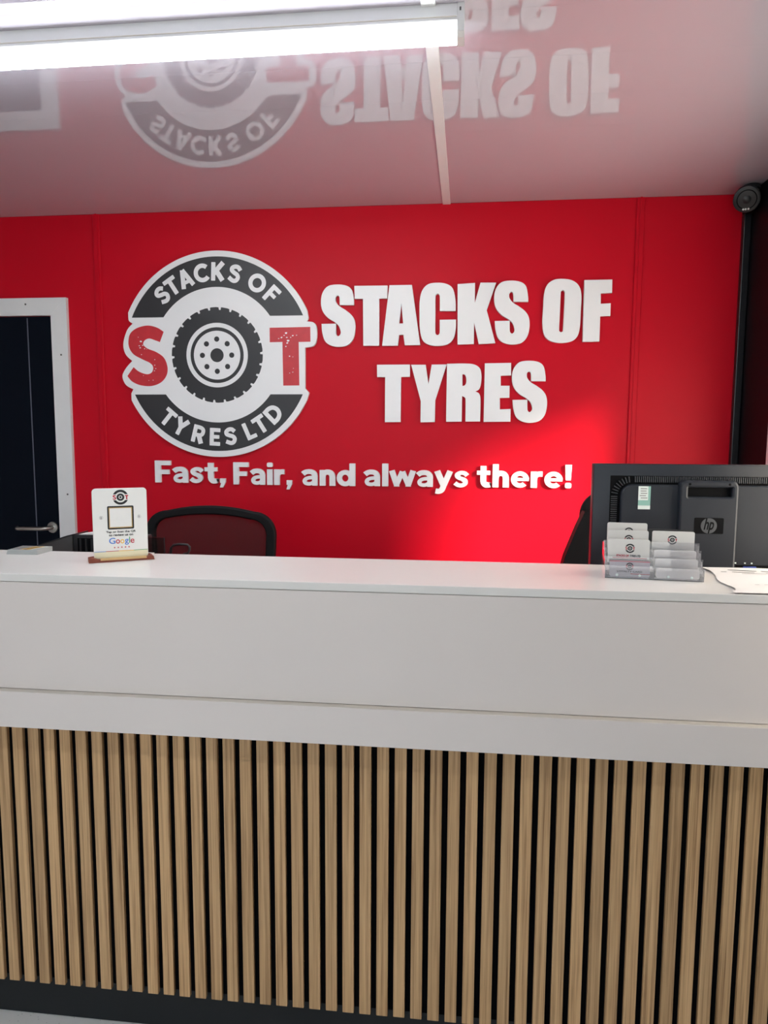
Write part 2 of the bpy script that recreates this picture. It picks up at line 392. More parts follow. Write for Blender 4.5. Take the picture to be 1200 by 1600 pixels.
GLYPHS = {
 'S1': [[(-4927,20092,1),(-4938,20348),(-5021,20721),(-5241,20900),(-5628,20960),(-6050,20898),(-6295,20609),(-6358,20209),(-6287,19860),(-6065,19578),(-5759,19386),(-5587,19223),(-5504,18991),(-5526,18862),(-5610,18798),(-5688,18864),(-5704,18993),(-5704,19327,1),(-6334,19323,1),(-6308,18973),(-6203,18621),(-5985,18429),(-5622,18345),(-5220,18412),(-4965,18673),(-4871,19091),(-4899,19440),(-5037,19682),(-5286,19889),(-5563,20064),(-5702,20237),(-5724,20376),(-5696,20466),(-5629,20502),(-5568,20459),(-5546,20330),(-5547,20101,1)]],
 'T1': [[(-4911,20889,1),(-3492,20879,1),(-3500,20346,1),(-3844,20351,1),(-3836,18384,1),(-4521,18384,1),(-4541,20347,1),(-4899,20352,1)]],
 'A1': [[(-3410,20888,1),(-2455,20887,1),(-2083,18395,1),(-2738,18390,1),(-2801,18829,1),(-2982,18825,1),(-3033,18377,1),(-3709,18372,1)],[(-2899,20157,1),(-2816,19303,1),(-2980,19299,1)]],
 'C1': [[(-601,19792,1),(-619,20253),(-733,20700),(-992,20897),(-1368,20956),(-1770,20901),(-2021,20643),(-2119,20224),(-2124,19644),(-2101,19060),(-1988,18607),(-1714,18402),(-1345,18351),(-930,18411),(-680,18648),(-590,19044),(-585,19434,1),(-1267,19432,1),(-1261,18945),(-1287,18839),(-1356,18803),(-1422,18851),(-1451,19000),(-1454,19687),(-1457,20345),(-1432,20465),(-1362,20506),(-1297,20458),(-1274,20316),(-1267,19790,1)]],
 'K1': [[(-538,20884,1),(187,20920,1),(191,20107,1),(412,20927,1),(1056,20915,1),(693,19800,1),(1077,18446,1),(388,18408,1),(176,19316,1),(182,18420,1),(-504,18394,1)]],
 'S2': [[(2393,20120,1),(2375,20375),(2285,20747),(2064,20925),(1684,20985),(1273,20924),(1040,20636),(988,20238),(1067,19889),(1291,19608),(1596,19417),(1769,19254),(1856,19023),(1837,18894),(1757,18831),(1679,18896),(1659,19025),(1652,19357,1),(1034,19354,1),(1069,19005),(1181,18654),(1399,18463),(1756,18379),(2148,18445),(2392,18706),(2473,19123),(2437,19470),(2295,19712),(2046,19918),(1770,20092),(1630,20265),(1605,20403),(1631,20493),(1695,20529),(1756,20486),(1780,20358),(1786,20129,1)]],
 'O1': [[(3795,21016),(4173,20939),(4437,20711),(4541,20335),(4536,19692),(4519,19047),(4419,18670),(4171,18482),(3739,18427),(3329,18517),(3094,18737),(3000,19173),(3009,19821),(3031,20413),(3145,20787),(3419,20985)],[(3788,20562),(3848,20518),(3873,20400),(3863,19702),(3847,18973),(3817,18892),(3759,18866),(3703,18904),(3684,19002),(3695,19704),(3705,20429),(3729,20525)]],
 'F1': [[(4643,20952,1),(5754,20952,1),(5763,20422,1),(5318,20413,1),(5327,19992,1),(5726,20007,1),(5729,19499,1),(5324,19494,1),(5329,18472,1),(4652,18462,1)]],
 'T2': [[(-3928,17581,1),(-2512,17580,1),(-2507,17066,1),(-2885,17061,1),(-2891,15143,1),(-3574,15134,1),(-3571,17057,1),(-3919,17058,1)]],
 'Y1': [[(-2459,17573,1),(-1839,17569,1),(-1711,16751,1),(-1582,17574,1),(-947,17577,1),(-1412,16072,1),(-1421,15148,1),(-2037,15133,1),(-2033,16033,1)]],
 'R1': [[(-934,17603,1),(-217,17612),(206,17570),(448,17408),(525,17119),(512,16764),(439,16538),(272,16441,1),(436,16357),(506,16084),(504,15180,1),(-117,15171,1),(-125,16020),(-154,16182),(-273,16254,1),(-275,15171,1),(-939,15162,1)],[(-275,17167,1),(-177,17141),(-123,17024),(-113,16830),(-163,16708),(-267,16669,1)]],
 'E1': [[(658,17613,1),(1751,17625,1),(1763,17107,1),(1333,17096,1),(1342,16678,1),(1709,16677,1),(1714,16181,1),(1314,16168,1),(1325,15689,1),(1777,15709,1),(1776,15177,1),(654,15161,1)]],
 'S3': [[(3197,16861,1),(3179,17113),(3088,17481),(2868,17655),(2490,17710),(2081,17644),(1849,17356),(1799,16961),(1878,16616),(2102,16340),(2405,16155),(2578,15995),(2665,15767),(2647,15639),(2567,15576),(2489,15639),(2470,15767),(2461,16096,1),(1847,16086,1),(1882,15740),(1994,15393),(2212,15207),(2568,15128),(2957,15198),(3199,15460),(3279,15874),(3242,16218),(3101,16455),(2852,16656),(2578,16826),(2438,16995),(2413,17132),(2437,17222),(2501,17258),(2562,17216),(2587,17090),(2593,16863,1)]],
 'logoS': [[(-13420,19062,1),(-13606,18620,1),(-13793,18689),(-14090,18780),(-14314,18693),(-14375,18516),(-14183,18343),(-13792,18191),(-13444,17944),(-13289,17556),(-13331,17183),(-13593,16870),(-14035,16706),(-14551,16737),(-14945,16904),(-15161,17145,1),(-14860,17534,1),(-14612,17338),(-14257,17224),(-14025,17298),(-13946,17522),(-14083,17709),(-14435,17876),(-14826,18087),(-15024,18365),(-15060,18686),(-14954,19019),(-14629,19245),(-14151,19343),(-13721,19250)]],
 'logoT': [[(-8623,19184,1),(-6828,19200,1),(-6824,18572,1),(-7343,18570,1),(-7327,16711,1),(-8042,16706,1),(-8061,18576,1),(-8622,18567,1)]],
 'bulgeL': [[(-15041,19727),(-15015,19557),(-14852,19437,1),(-15124,19136),(-15312,18558),(-15224,18109),(-14923,17808,1),(-15229,17487),(-15402,17135),(-15255,16758),(-14909,16561,1),(-15011,16380),(-14969,16191)]],
 'bulgeR': [[(-6899,16185),(-6898,16398),(-7071,16589,1),(-7059,18325,1),(-6705,18394),(-6554,18660),(-6552,19164),(-6685,19389),(-6999,19436,1),(-6916,19564),(-6937,19744)]],
}

# ------------------------------------------------------------------ dimensions of the room
YW, XR, XL, YF0, ZC = 3.145, 1.102, -2.95, -2.30, 2.42

# ------------------------------------------------------------------ floor, ground outside
tag(MB().box(XL - 0.1, XR + 0.1, YF0 - 0.1, YW + 0.1, -0.08, 0.0).build('floor', 'floor_vinyl'), 'pale grey speckled floor in front of the counter', 'floor', kind='structure')
g = MB(); g.box(-30, 30, -30, 30, -0.30, -0.20)
tag(g.build('ground', 'asphalt'), 'grey paved ground outside the building', 'ground', kind='structure')

# ------------------------------------------------------------------ back wall: red panels with joint strips
wb = tag(MB().box(XL - 0.1, XR + 0.1, YW + 0.014, YW + 0.10, 0.0, ZC + 0.10).build('wall_back', 'wall_red'), 'red back wall carrying the logo and lettering', 'wall', kind='structure')
for a, b in ((XL, -1.6445), (-1.6445, 0.680), (0.680, XR)):
    MB().box(a + 0.0008, b - 0.0008, YW, YW + 0.0135, 0.001, ZC - 0.001).build('wall_panel', 'wall_red', wb)
for x in (-1.6445, 0.680):
    s = MB(); s.box(x - 0.017, x + 0.015, YW - 0.008, YW - 0.0002, 0.001, ZC - 0.001, 0.002, 1)
    s.box(x - 0.004, x + 0.004, YW - 0.011, YW - 0.008, 0.001, ZC - 0.001)
    s.build('joint_strip', 'wall_red', wb)

# ------------------------------------------------------------------ right wall: black, with a window beyond the picture edge
WY0, WY1, WZ0, WZ1 = 1.20, 2.83, 0.90, 2.15
w = MB()
w.box(XR, XR + 0.10, YF0, WY0, 0, ZC + 0.1); w.box(XR, XR + 0.10, WY1, YW + 0.014, 0, ZC + 0.1)
w.box(XR, XR + 0.10, WY0, WY1, 0, WZ0); w.box(XR, XR + 0.10, WY0, WY1, WZ1, ZC + 0.1)
tag(w.build('wall_right', 'wall_black'), 'black side wall at the right', 'wall', kind='structure')
w1 = thing('window_1', (XR + 0.05, WY0, WZ0), 0, 'white framed window in the black right wall', 'window', kind='structure')
W, H = WY1 - WY0, WZ1 - WZ0
MY = 2.31 - WY0  # unseen mullion, placed to set the left edge of the sun patch
fr = MB()
fr.box(-0.054, 0.03, 0, 0.03, 0, H); fr.box(-0.054, 0.03, W - 0.028, W, 0, H)
fr.box(-0.054, 0.03, 0.03, W - 0.028, 0, 0.03); fr.box(-0.054, 0.03, 0.03, W - 0.028, H - 0.03, H)
fr.build('window_frame', 'white_pvc', w1)
MB().box(-0.03, 0.03, MY - 0.02, MY + 0.02, 0.03, H - 0.03).build('mullion', 'white_pvc', w1)
MB().box(-0.003, 0.003, MY + 0.02, W - 0.028, 0.03, H - 0.03).build('pane', 'glass', w1)
fp = MB(); fp._new([(0, 0.03, 0.03), (0, MY - 0.02, 0.03), (0, MY - 0.02, H - 0.03), (0, 0.03, H - 0.03)], [(0, 1, 2, 3)])  # added diffusing sheet: stops direct sun here, spreads a soft wash on the wall
tag(fp.build('pane', 'frosted', w1), 'unseen frosted pane added to scatter the sun')
c = MB(); c.box(XR + 0.101, XR + 0.10 + 1.15, 0.3, 4.2, 2.30, 2.36)  # unseen slab added outside, sized to trim the top of the sun patch
tag(c.build('added_overhang', 'wall_grey'), 'unseen flat overhang added outside to cut the sun at the side window', 'added_overhang', kind='structure')

# ------------------------------------------------------------------ left and front walls (outside the picture), shop window behind the viewer
tag(MB().box(XL - 0.10, XL, YF0, YW + 0.014, 0, ZC + 0.1).build('wall_left', 'wall_grey'), 'grey side wall at the left', 'wall', kind='structure')
FX0, FX1, FZ0, FZ1 = -2.5, 0.75, 0.25, 2.2
w = MB()
w.box(XL - 0.1, FX0, YF0 - 0.1, YF0, 0, ZC + 0.1); w.box(FX1, XR + 0.1, YF0 - 0.1, YF0, 0, ZC + 0.1)
w.box(FX0, FX1, YF0 - 0.1, YF0, 0, FZ0); w.box(FX0, FX1, YF0 - 0.1, YF0, FZ1, ZC + 0.1)
tag(w.build('wall_front', 'wall_grey'), 'front wall with shop window behind the viewer', 'wall', kind='structure')
w2 = thing('window_2', (FX0, YF0 - 0.05, FZ0), 0, 'wide shop window in the front wall', 'window', kind='structure')
W, H = FX1 - FX0, FZ1 - FZ0
fr = MB(); fr.box(0, 0.05, -0.03, 0.03, 0, H); fr.box(W - 0.05, W, -0.03, 0.03, 0, H); fr.box(0.05, W - 0.05, -0.03, 0.03, 0, 0.05); fr.box(0.05, W - 0.05, -0.03, 0.03, H - 0.05, H)
fr.build('window_frame', 'white_pvc', w2)
for k in (1, 2): MB().box(W * k / 3 - 0.025, W * k / 3 + 0.025, -0.03, 0.03, 0.05, H - 0.05).build('mullion', 'white_pvc', w2)
for k in range(3): MB().box(max(0.05, W * k / 3 + 0.025), min(W - 0.05, W * (k + 1) / 3 - 0.025), -0.003, 0.003, 0.05, H - 0.05).build('pane', 'glass', w2)
portal('portal_front', ((FX0 + FX1) / 2, YF0 - 0.09, (FZ0 + FZ1) / 2), (R(90), 0, 0), W, H)
portal('portal_side', (XR + 0.095, (WY0 + WY1) / 2, (WZ0 + WZ1) / 2), (R(90), 0, R(90)), WY1 - WY0, WZ1 - WZ0)

# ------------------------------------------------------------------ ceiling: glossy boards and the white joint strip
cl = tag(MB().box(XL - 0.1, XR + 0.1, YF0 - 0.1, YW + 0.10, ZC + 0.012, ZC + 0.10).build('ceiling', 'white_pvc'), 'glossy white boarded ceiling mirroring the red wall', 'ceiling', kind='structure')
STEP = 0.2194
y1 = YW - 0.0005
edges = [y1]
e = 3.083
while e > YF0: edges.append(e); e -= STEP
edges.append(YF0)
rnd = random.Random(3)
for i in range(len(edges) - 1):
    ya, yb = edges[i + 1] + 0.00015, edges[i] - 0.00015
    if yb - ya < 0.02: continue
    for x0, x1 in ((XL + 0.001, -0.1050), (-0.1050, XR - 0.001)):
        b = MB(); b.box(x0 + 0.0004, x1 - 0.0004, ya, yb, ZC, ZC + 0.008)
        o = b.build('ceiling_board', 'ceiling_gloss', cl)
        ym = (ya + yb) / 2; t = R(rnd.uniform(-0.03, 0.03))
        for v in o.data.vertices: v.co.z += (v.co.y - ym) * math.tan(t)
s = MB(); s.box(-0.1212, -0.0882, YF0 + 0.001, YW - 0.001, ZC - 0.005, ZC - 0.0003, 0.0015, 1)
tag(s.build('trim_1', 'white_pvc'), 'slim white joint strip running along the ceiling', 'trim', kind='structure')
# black corner strip between the red wall and the black wall
s = MB(); s.box(XR - 0.030, XR - 0.001, YW - 0.030, YW - 0.001, 0.001, ZC - 0.002, 0.004, 2)
tag(s.build('trim_2', 'trim_black'), 'black corner strip where the red wall ends', 'trim', kind='structure')

# ------------------------------------------------------------------ door in the back wall
d1 = thing('door_1', (-2.29, YW, 0), 0, 'dark navy door in a white frame left of the logo', 'door', kind='structure')
ox = 2.29
leaf = MB().box(-2.752 + ox, -1.8695 + ox, -0.010, -0.0005, 0.008, 1.9815, 0.0015, 1).build('door_leaf', 'door_navy', d1)
MB().box(-1.9885 + ox, -1.9835 + ox, -0.0112, -0.0098, 0.01, 1.975).build('groove', 'door_line', leaf)
MB().box(-2.640 + ox, -2.635 + ox, -0.0112, -0.0098, 0.01, 1.975).build('groove', 'door_line', leaf)
hd = MB()
hd.lathe([(0.0, 0), (0.0255, 0.0), (0.0265, 0.004), (0.0250, 0.009), (0.012, 0.010), (0.010, 0.011)], (-1.905 + ox, -0.0095, 1.025), (0, -1, 0), 28)
hd.tube([(-1.905 + ox, -0.018, 1.025), (-1.905 + ox, -0.048, 1.025), (-1.912 + ox, -0.060, 1.025), (-1.928 + ox, -0.066, 1.024), (-1.99 + ox, -0.066, 1.0235), (-2.04 + ox, -0.066, 1.023), (-2.052 + ox, -0.060, 1.023), (-2.058 + ox, -0.048, 1.023)], 0.0095, 14)
tag(hd.build('lever_handle', 'steel', leaf, smooth=True), 'brushed steel lever handle on a round rose')
def architrave(poly): return MB().prism(poly, -0.020, -0.0005, 'y').build('architrave', 'white_pvc', d1)
xi, xo, zi, zo = -1.868 + ox, -1.792 + ox, 1.984, 2.061
a = architrave([(xi, 0.001), (xo, 0.001), (xo, zo), (xi, zi)])
xi2, xo2 = -2.754 + ox, -2.830 + ox
b = architrave([(xi2, zi + 0.0004), (xi, zi + 0.0004), (xo, zo + 0.0004), (xo2, zo + 0.0004)])
c = architrave([(xo2, 0.001), (xi2, 0.001), (xi2, zi), (xo2, zo)])
for p, (sx, sz) in ((a, (-1.825, 1.81)), (a, (-1.822, 1.18)), (a, (-1.823, 0.62)), (b, (-1.985, 2.034)), (b, (-2.45, 2.034))):
    MB().lathe([(0.0, 0), (0.0042, 0), (0.0042, 0.0012), (0.0025, 0.0016)], (sx + ox, -0.0198, sz), (0, -1, 0), 12).build('screw_head', 'screw', p)

# ------------------------------------------------------------------ reception counter
CX0, CX1 = -1.62, 1.088
rc = thing('reception_counter', (-0.25, 1.55, 0), 0, 'white reception counter with an oak slatted front and black plinth', 'counter')
ocx, ocy = 0.25, -1.55
def cb(name, x0, x1, y0, y1, z0, z1, m, bev=0.0): return MB().box(x0 + ocx, x1 + ocx, y0 + ocy, y1 + ocy, z0, z1, bev, 1).build(name, m, rc)
cb('upper_panel', CX0, CX1, 1.5015, 1.5195, 0.8773, 1.1258, 'laminate', 0.0008)
lp = cb('lower_panel', CX0, CX1, 1.482, 1.5195, 0.7925, 0.8762, 'laminate', 0.0008)
MB().box(CX0 + ocx, CX1 + ocx, 1.4832 + ocy, 1.5010 + ocy, 0.8762, 0.8767).build('edge_strip', 'laminate_edge', lp)
cb('soffit', CX0, CX1, 1.5200, 1.5720, 0.7930, 0.8110, 'laminate')
cb('carcass', CX0, CX1, 1.5800, 1.7950, 0.01, 1.1265, 'desk_white')
cb('felt_backing', CX0, CX1, 1.5615, 1.5790, 0.114, 0.7925, 'felt_black')
cb('plinth', CX0, CX1, 1.5740, 1.5795, 0.001, 0.1135, 'kick_black', 0.0008)
sm = MB(); sm.box(-0.0133, 0.0133, -0.0055, 0.0055, -0.343, 0.343, 0.0010, 1)
slat_me = sm.mesh('slat', 'oak_slat')
X0 = -1.0841
for i in range(-13, 54):
    x = X0 + 0.04 * i + 0.0135 + 0.01325
    if x < CX0 + 0.015 or x > CX1 - 0.015: continue
    put('slat', slat_me, rc, (x + ocx, 1.5558 + ocy, 0.1055 + 0.343 + random.uniform(-0.0006, 0.0006)))
wt = MB(); wt.box(CX0 - 0.002, CX1 + 0.002, 1.5000, 1.8090, 1.1272, 1.1450, 0.0009, 1)
tag(wt.build('counter_top', 'worktop_white'), 'long white worktop lying along the top of the reception counter', 'worktop')
TOP = 1.1450
# desk behind the counter
dk = thing('office_desk', (-0.25, 2.08, 0), 0, 'white desk standing behind the reception counter', 'desk')
MB().box(-1.35, 1.33, -0.265, 0.27, 0.720, 0.745, 0.002, 1).build('desk_top', 'desk_white', dk)
for x in (-1.33, 0.0, 1.29): MB().box(x, x + 0.02, -0.25, 0.25, 0.001, 0.7195).build('leg', 'desk_white', dk)

# ------------------------------------------------------------------ batten lights on the ceiling
def batten(x0, x1, yc, label):
    t = thing('ceiling_light', ((x0 + x1) / 2, yc, ZC), 0, label, 'ceiling light', 'white batten lights on the ceiling')
    h = (x1 - x0) / 2
    hs = MB(); hs.prism([(-0.029, -0.0003), (0.029, -0.0003), (0.031, -0.036), (0.0285, -0.040), (-0.0285, -0.040), (-0.031, -0.036)], -h + 0.016, h - 0.016, 'x')
    hs.build('housing', 'lamp_body', t)
    gr = MB(); gr.box(-h + 0.017, h - 0.017, -0.0325, -0.0305, -0.0300, -0.0285); gr.build('groove', 'laminate_edge', t)
    df = MB(); df.prism([(-0.0280, -0.0402), (0.0280, -0.0402), (0.0270, -0.058), (0.0180, -0.066), (-0.0180, -0.066), (-0.0270, -0.058)], -h + 0.017, h - 0.017, 'x')
    df.build('diffuser', 'lamp_glow', t)
    for s_ in (-1, 1):
        e_ = MB(); xa, xb = sorted((s_ * h, s_ * (h - 0.0155)))
        e_.prism([(-0.0315, -0.0003), (0.0315, -0.0003), (0.0330, -0.038), (0.0300, -0.060), (0.0195, -0.0685), (-0.0195, -0.0685), (-0.0300, -0.060), (-0.0330, -0.038)], xa, xb, 'x')
        ec = e_.build('end_cap', 'lamp_body', t)
        MB().box(s_ * (h - 0.009) - 0.002, s_ * (h - 0.009) + 0.002, -0.0335, -0.0322, -0.018, -0.011).build('clip', 'screw', ec)
batten(-1.53, -0.024, 1.762, 'long white batten light glowing on the ceiling above the counter')
batten(-1.53, -0.024, 0.22, 'white batten light on the ceiling in front of the counter')

# ------------------------------------------------------------------ logo sign on the back wall
LX, LZ = -1.1005, 1.8030
lg = thing('logo_sign', (LX, YW, LZ), 0, 'round white tyre logo sign with black bands and red letters S and T', 'sign')
def gl(key, dx=0.0, dz=0.0): return [[(p[0] / 1e4 - dx, p[1] / 1e4 - dz) + tuple(p[2:]) for p in l] for l in GLYPHS[key]]
bl = smooth_path(gl('bulgeL', LX, LZ)[0][:-1])
br = smooth_path(gl('bulgeR', LX, LZ)[0][1:])
outline = arc(0, 0, 0.4455, 25, 155, 60) + bl + arc(0, 0, 0.4455, 206, 334, 60) + br
put('backing', plate_mesh('backing', [outline], -0.018, 0.0175, 'sign_white', 0.001), lg)
F = -0.0186
def band(ro, ri, zcut, top):
    ao = math.degrees(math.asin(zcut / ro)); ai = math.degrees(math.asin(zcut / ri))
    if top: return arc(0, 0, ro, ao, 180 - ao, 60) + arc(0, 0, ri, 180 - ai, ai, 40)
    return arc(0, 0, ro, 180 - ao, 360 + ao, 60) + arc(0, 0, ri, 360 + ai, 180 - ai, 40)
bt = put('band', plate_mesh('band', [band(0.4205, 0.2920, 0.1660, True)], F, 0.0005, 'sign_black'), lg)
bb = put('band', plate_mesh('band', [band(0.4190, 0.2930, -0.1700, False)], F, 0.0005, 'sign_black'), lg)
def bx_(x0, x1, y0, y1, r=3): return rrect(x0, x1, y0, y1, r, 2)
def sp_(pts, w): return stroke(smooth_path(pts, 5), w)
def ring_(cx_, cy_, rx, ry, w, a0=0, a1=360, n=36):
    return stroke([(cx_ + rx * math.cos(R(a0 + (a1 - a0) * k / n)), cy_ + ry * math.sin(R(a0 + (a1 - a0) * k / n))) for k in range(n + 1)], w)
CAPS = {   # bold capitals of the logo bands, cap height 100: (width, outlines)
 'S': (68, [sp_([(64, 72), (50, 86), (32, 88), (16, 78), (16, 64), (32, 54), (50, 46), (58, 32), (50, 15), (32, 11), (6, 24)], 23)]),
 'T': (76, [bx_(0, 76, 77, 100), bx_(26, 50, 0, 100)]),
 'A': (88, [stroke([(13, 0), (44, 99)], 25), stroke([(44, 99), (75, 0)], 25), bx_(20, 68, 19, 39)]),
 'C': (88, [ring_(50, 50, 38, 39, 24, 42, 318)]),
 'K': (80, [bx_(0, 24, 0, 100), stroke([(14, 38), (68, 99)], 27), stroke([(28, 56), (66, 1)], 27)]),
 'O': (100, [ring_(50, 50, 38, 39, 24, 85, 275), ring_(50, 50, 38, 39, 24, -95, 95)]),
 'F': (62, [bx_(0, 24, 0, 100), bx_(1, 62, 78, 100), bx_(1, 57, 39, 60)]),
 'Y': (84, [stroke([(12, 100), (42, 48)], 26), stroke([(72, 100), (42, 48)], 26), bx_(30, 54, 0, 54)]),
 'R': (74, [bx_(0, 24, 0, 100), sp_([(12, 89, 1), (40, 89), (56, 82), (60, 67), (55, 52), (40, 45), (12, 45, 1)], 22), stroke([(36, 50), (62, 1)], 27)]),
 'E': (62, [bx_(0, 24, 0, 100), bx_(1, 62, 78, 100), bx_(1, 57, 40, 61), bx_(1, 62, 0, 22)]),
 'L': (60, [bx_(0, 24, 0, 100), bx_(1, 60, 0, 22)]),
 'D': (86, [bx_(0, 24, 0, 100), sp_([(12, 88, 1), (40, 88), (64, 76), (74, 50), (64, 24), (40, 12), (12, 12, 1)], 24)]),
}
def arc_letters(chars, parent, rad, hgt, flip):
    for ch, ang in chars:
        wd_, loops = CAPS[ch]; sc_ = hgt / 100
        th = R(ang - 90) if not flip else R(ang + 90)
        cx_, cz_ = rad * math.cos(R(ang)), rad * math.sin(R(ang))
        vs = []; fs = []
        for q_, l in enumerate(loops):
            pts = []
            for p in l:
                x, y = (p[0] - wd_ / 2) * sc_, (p[1] - 50) * sc_
                pts.append((cx_ + x * math.cos(th) - y * math.sin(th), cz_ + x * math.sin(th) + y * math.cos(th)))
            me = plate_mesh('t', [pts], F - 0.0006 - 0.00012 * q_, 0.0005, 'sign_white')
            k0 = len(vs); vs += [v.co[:] for v in me.vertices]; fs += [[k0 + q for q in p.vertices] for p in me.polygons]
            bpy.data.meshes.remove(me)
        m = MB(); m._new(vs, fs); m.build('band_letter', 'sign_white', parent)
arc_letters([('S', 133.2), ('T', 123.3), ('A', 112.4), ('C', 100.2), ('K', 88.0), ('S', 76.2), ('O', 58.7), ('F', 45.6)], bt, 0.357, 0.078, False)
arc_letters([('T', 229.6), ('Y', 241.0), ('R', 255.2), ('E', 267.4), ('S', 278.6), ('L', 293.4), ('T', 302.6), ('D', 314.8)], bb, 0.357, 0.078, True)
tyre = []
NT = 26
for i in range(NT):
    a0 = 360 / NT * i + 4
    tyre += [(0.2055, a0), (0.2065, a0 + 3), (0.2065, a0 + 360 / NT - 4.2), (0.2055, a0 + 360 / NT - 3.2), (0.1950, a0 + 360 / NT - 3.0), (0.1945, a0 + 360 / NT - 0.9)]
tyre = [(r * math.cos(R(a)), r * math.sin(R(a))) for r, a in tyre]
ty = put('tyre', plate_mesh('tyre', [tyre, circle(0, 0, 0.1395, 64)], F, 0.0005, 'sign_black'), lg)
put('rim_ring', plate_mesh('rim_ring', [circle(0, 0, 0.1205, 64), circle(0, 0, 0.1055, 64)], F, 0.0005, 'sign_black'), lg)
put('hub', plate_mesh('hub', [circle(0, 0, 0.030, 40)], F, 0.0005, 'sign_black'), lg)
for i in range(8):
    a = R(45 * i)
    put('wheel_bolt', plate_mesh('wheel_bolt', [circle(0.0665 * math.cos(a), 0.0695 * math.sin(a), 0.0115, 20)], F, 0.0005, 'sign_black'), lg)
ls = put('letter_s', plate_mesh('letter_s', [smooth_loop(gl('logoS', LX, LZ)[0])], F, 0.0005, 'sign_red'), lg)
lt = put('letter_t', plate_mesh('letter_t', [smooth_loop(gl('logoT', LX, LZ)[0])], F, 0.0005, 'sign_red'), lg)
def specks(parent, pts, seed):
    rr = random.Random(seed); m = MB()
    for x, z, r in pts:
        n = 7; ph = rr.uniform(0, 6)
        vs = [(x + r * rr.uniform(0.7, 1.2) * math.cos(ph + 6.283 * k / n), F - 0.0004, z + r * 0.6 * rr.uniform(0.7, 1.2) * math.sin(ph + 6.283 * k / n)) for k in range(n)]
        m._new(vs, [tuple(range(n))])
    tag(m.build('worn_specks', 'sign_white', parent), kind='stuff')
rr = random.Random(5)
def lpx(x, y): return (-1.1020 - LX + (x - 603) * 0.000765, 1.8001 - LZ - (y - 663) * 0.000742)
specks(lt, [lpx(x, y) + (r,) for x, y, r in [(1012, 535, .006), (985, 560, .005), (1022, 578, .007), (1050, 550, .004), (1072, 548, .003), (1000, 548, .003), (1018, 592, .005), (1010, 612, .004), (1038, 560, .003), (1030, 668, .004), (1050, 672, .0025), (1030, 765, .003), (1048, 760, .003), (1052, 738, .002), (968, 566, .003), (1015, 560, .004)]], 1)
specks(ls, [lpx(x, y) + (r,) for x, y, r in [(150, 575, .006), (140, 600, .004), (160, 598, .003), (145, 612, .004), (172, 618, .003), (185, 620, .002), (152, 652, .003), (232, 682, .003), (230, 715, .003), (236, 735, .003), (228, 748, .003), (192, 805, .0025), (218, 803, .0025), (135, 550, .002), (160, 776, .002)]], 2)

# ------------------------------------------------------------------ raised block letters: STACKS OF / TYRES
def block_letter(key, ch, label):
    l = [smooth_loop(q) for q in gl(key)]
    xs = [p[0] for p in l[0]]; zs = [p[1] for p in l[0]]
    cx_, cz_ = (min(xs) + max(xs)) / 2, min(zs)
    l = [[(p[0] - cx_, p[1] - cz_) for p in q] for q in l]
    me = plate_mesh('sign_letter', l, -0.018, 0.0175, 'sign_white', 0.0006)
    o = put('sign_letter', me, None, (cx_, YW, cz_))
    tag(o, label, 'letter', 'large white block letters on the red wall')
for key, ch, label in (('S1', 'S', 'large white block letter S that begins the word STACKS'), ('T1', 'T', 'large white block letter T in the word STACKS'),
                       ('A1', 'A', 'large white block letter A in the word STACKS'), ('C1', 'C', 'large white block letter C in the word STACKS'),
                       ('K1', 'K', 'large white block letter K in the word STACKS'), ('S2', 'S', 'large white block letter S that ends the word STACKS'),
                       ('O1', 'O', 'large white block letter O in the word OF'), ('F1', 'F', 'large white block letter F in the word OF'),
                       ('T2', 'T', 'large white block letter T that begins the word TYRES'), ('Y1', 'Y', 'large white block letter Y in the word TYRES'),
                       ('R1', 'R', 'large white block letter R in the word TYRES'), ('E1', 'E', 'large white block letter E in the word TYRES'),
                       ('S3', 'S', 'large white block letter S that ends the word TYRES')):
    block_letter(key, ch, label)

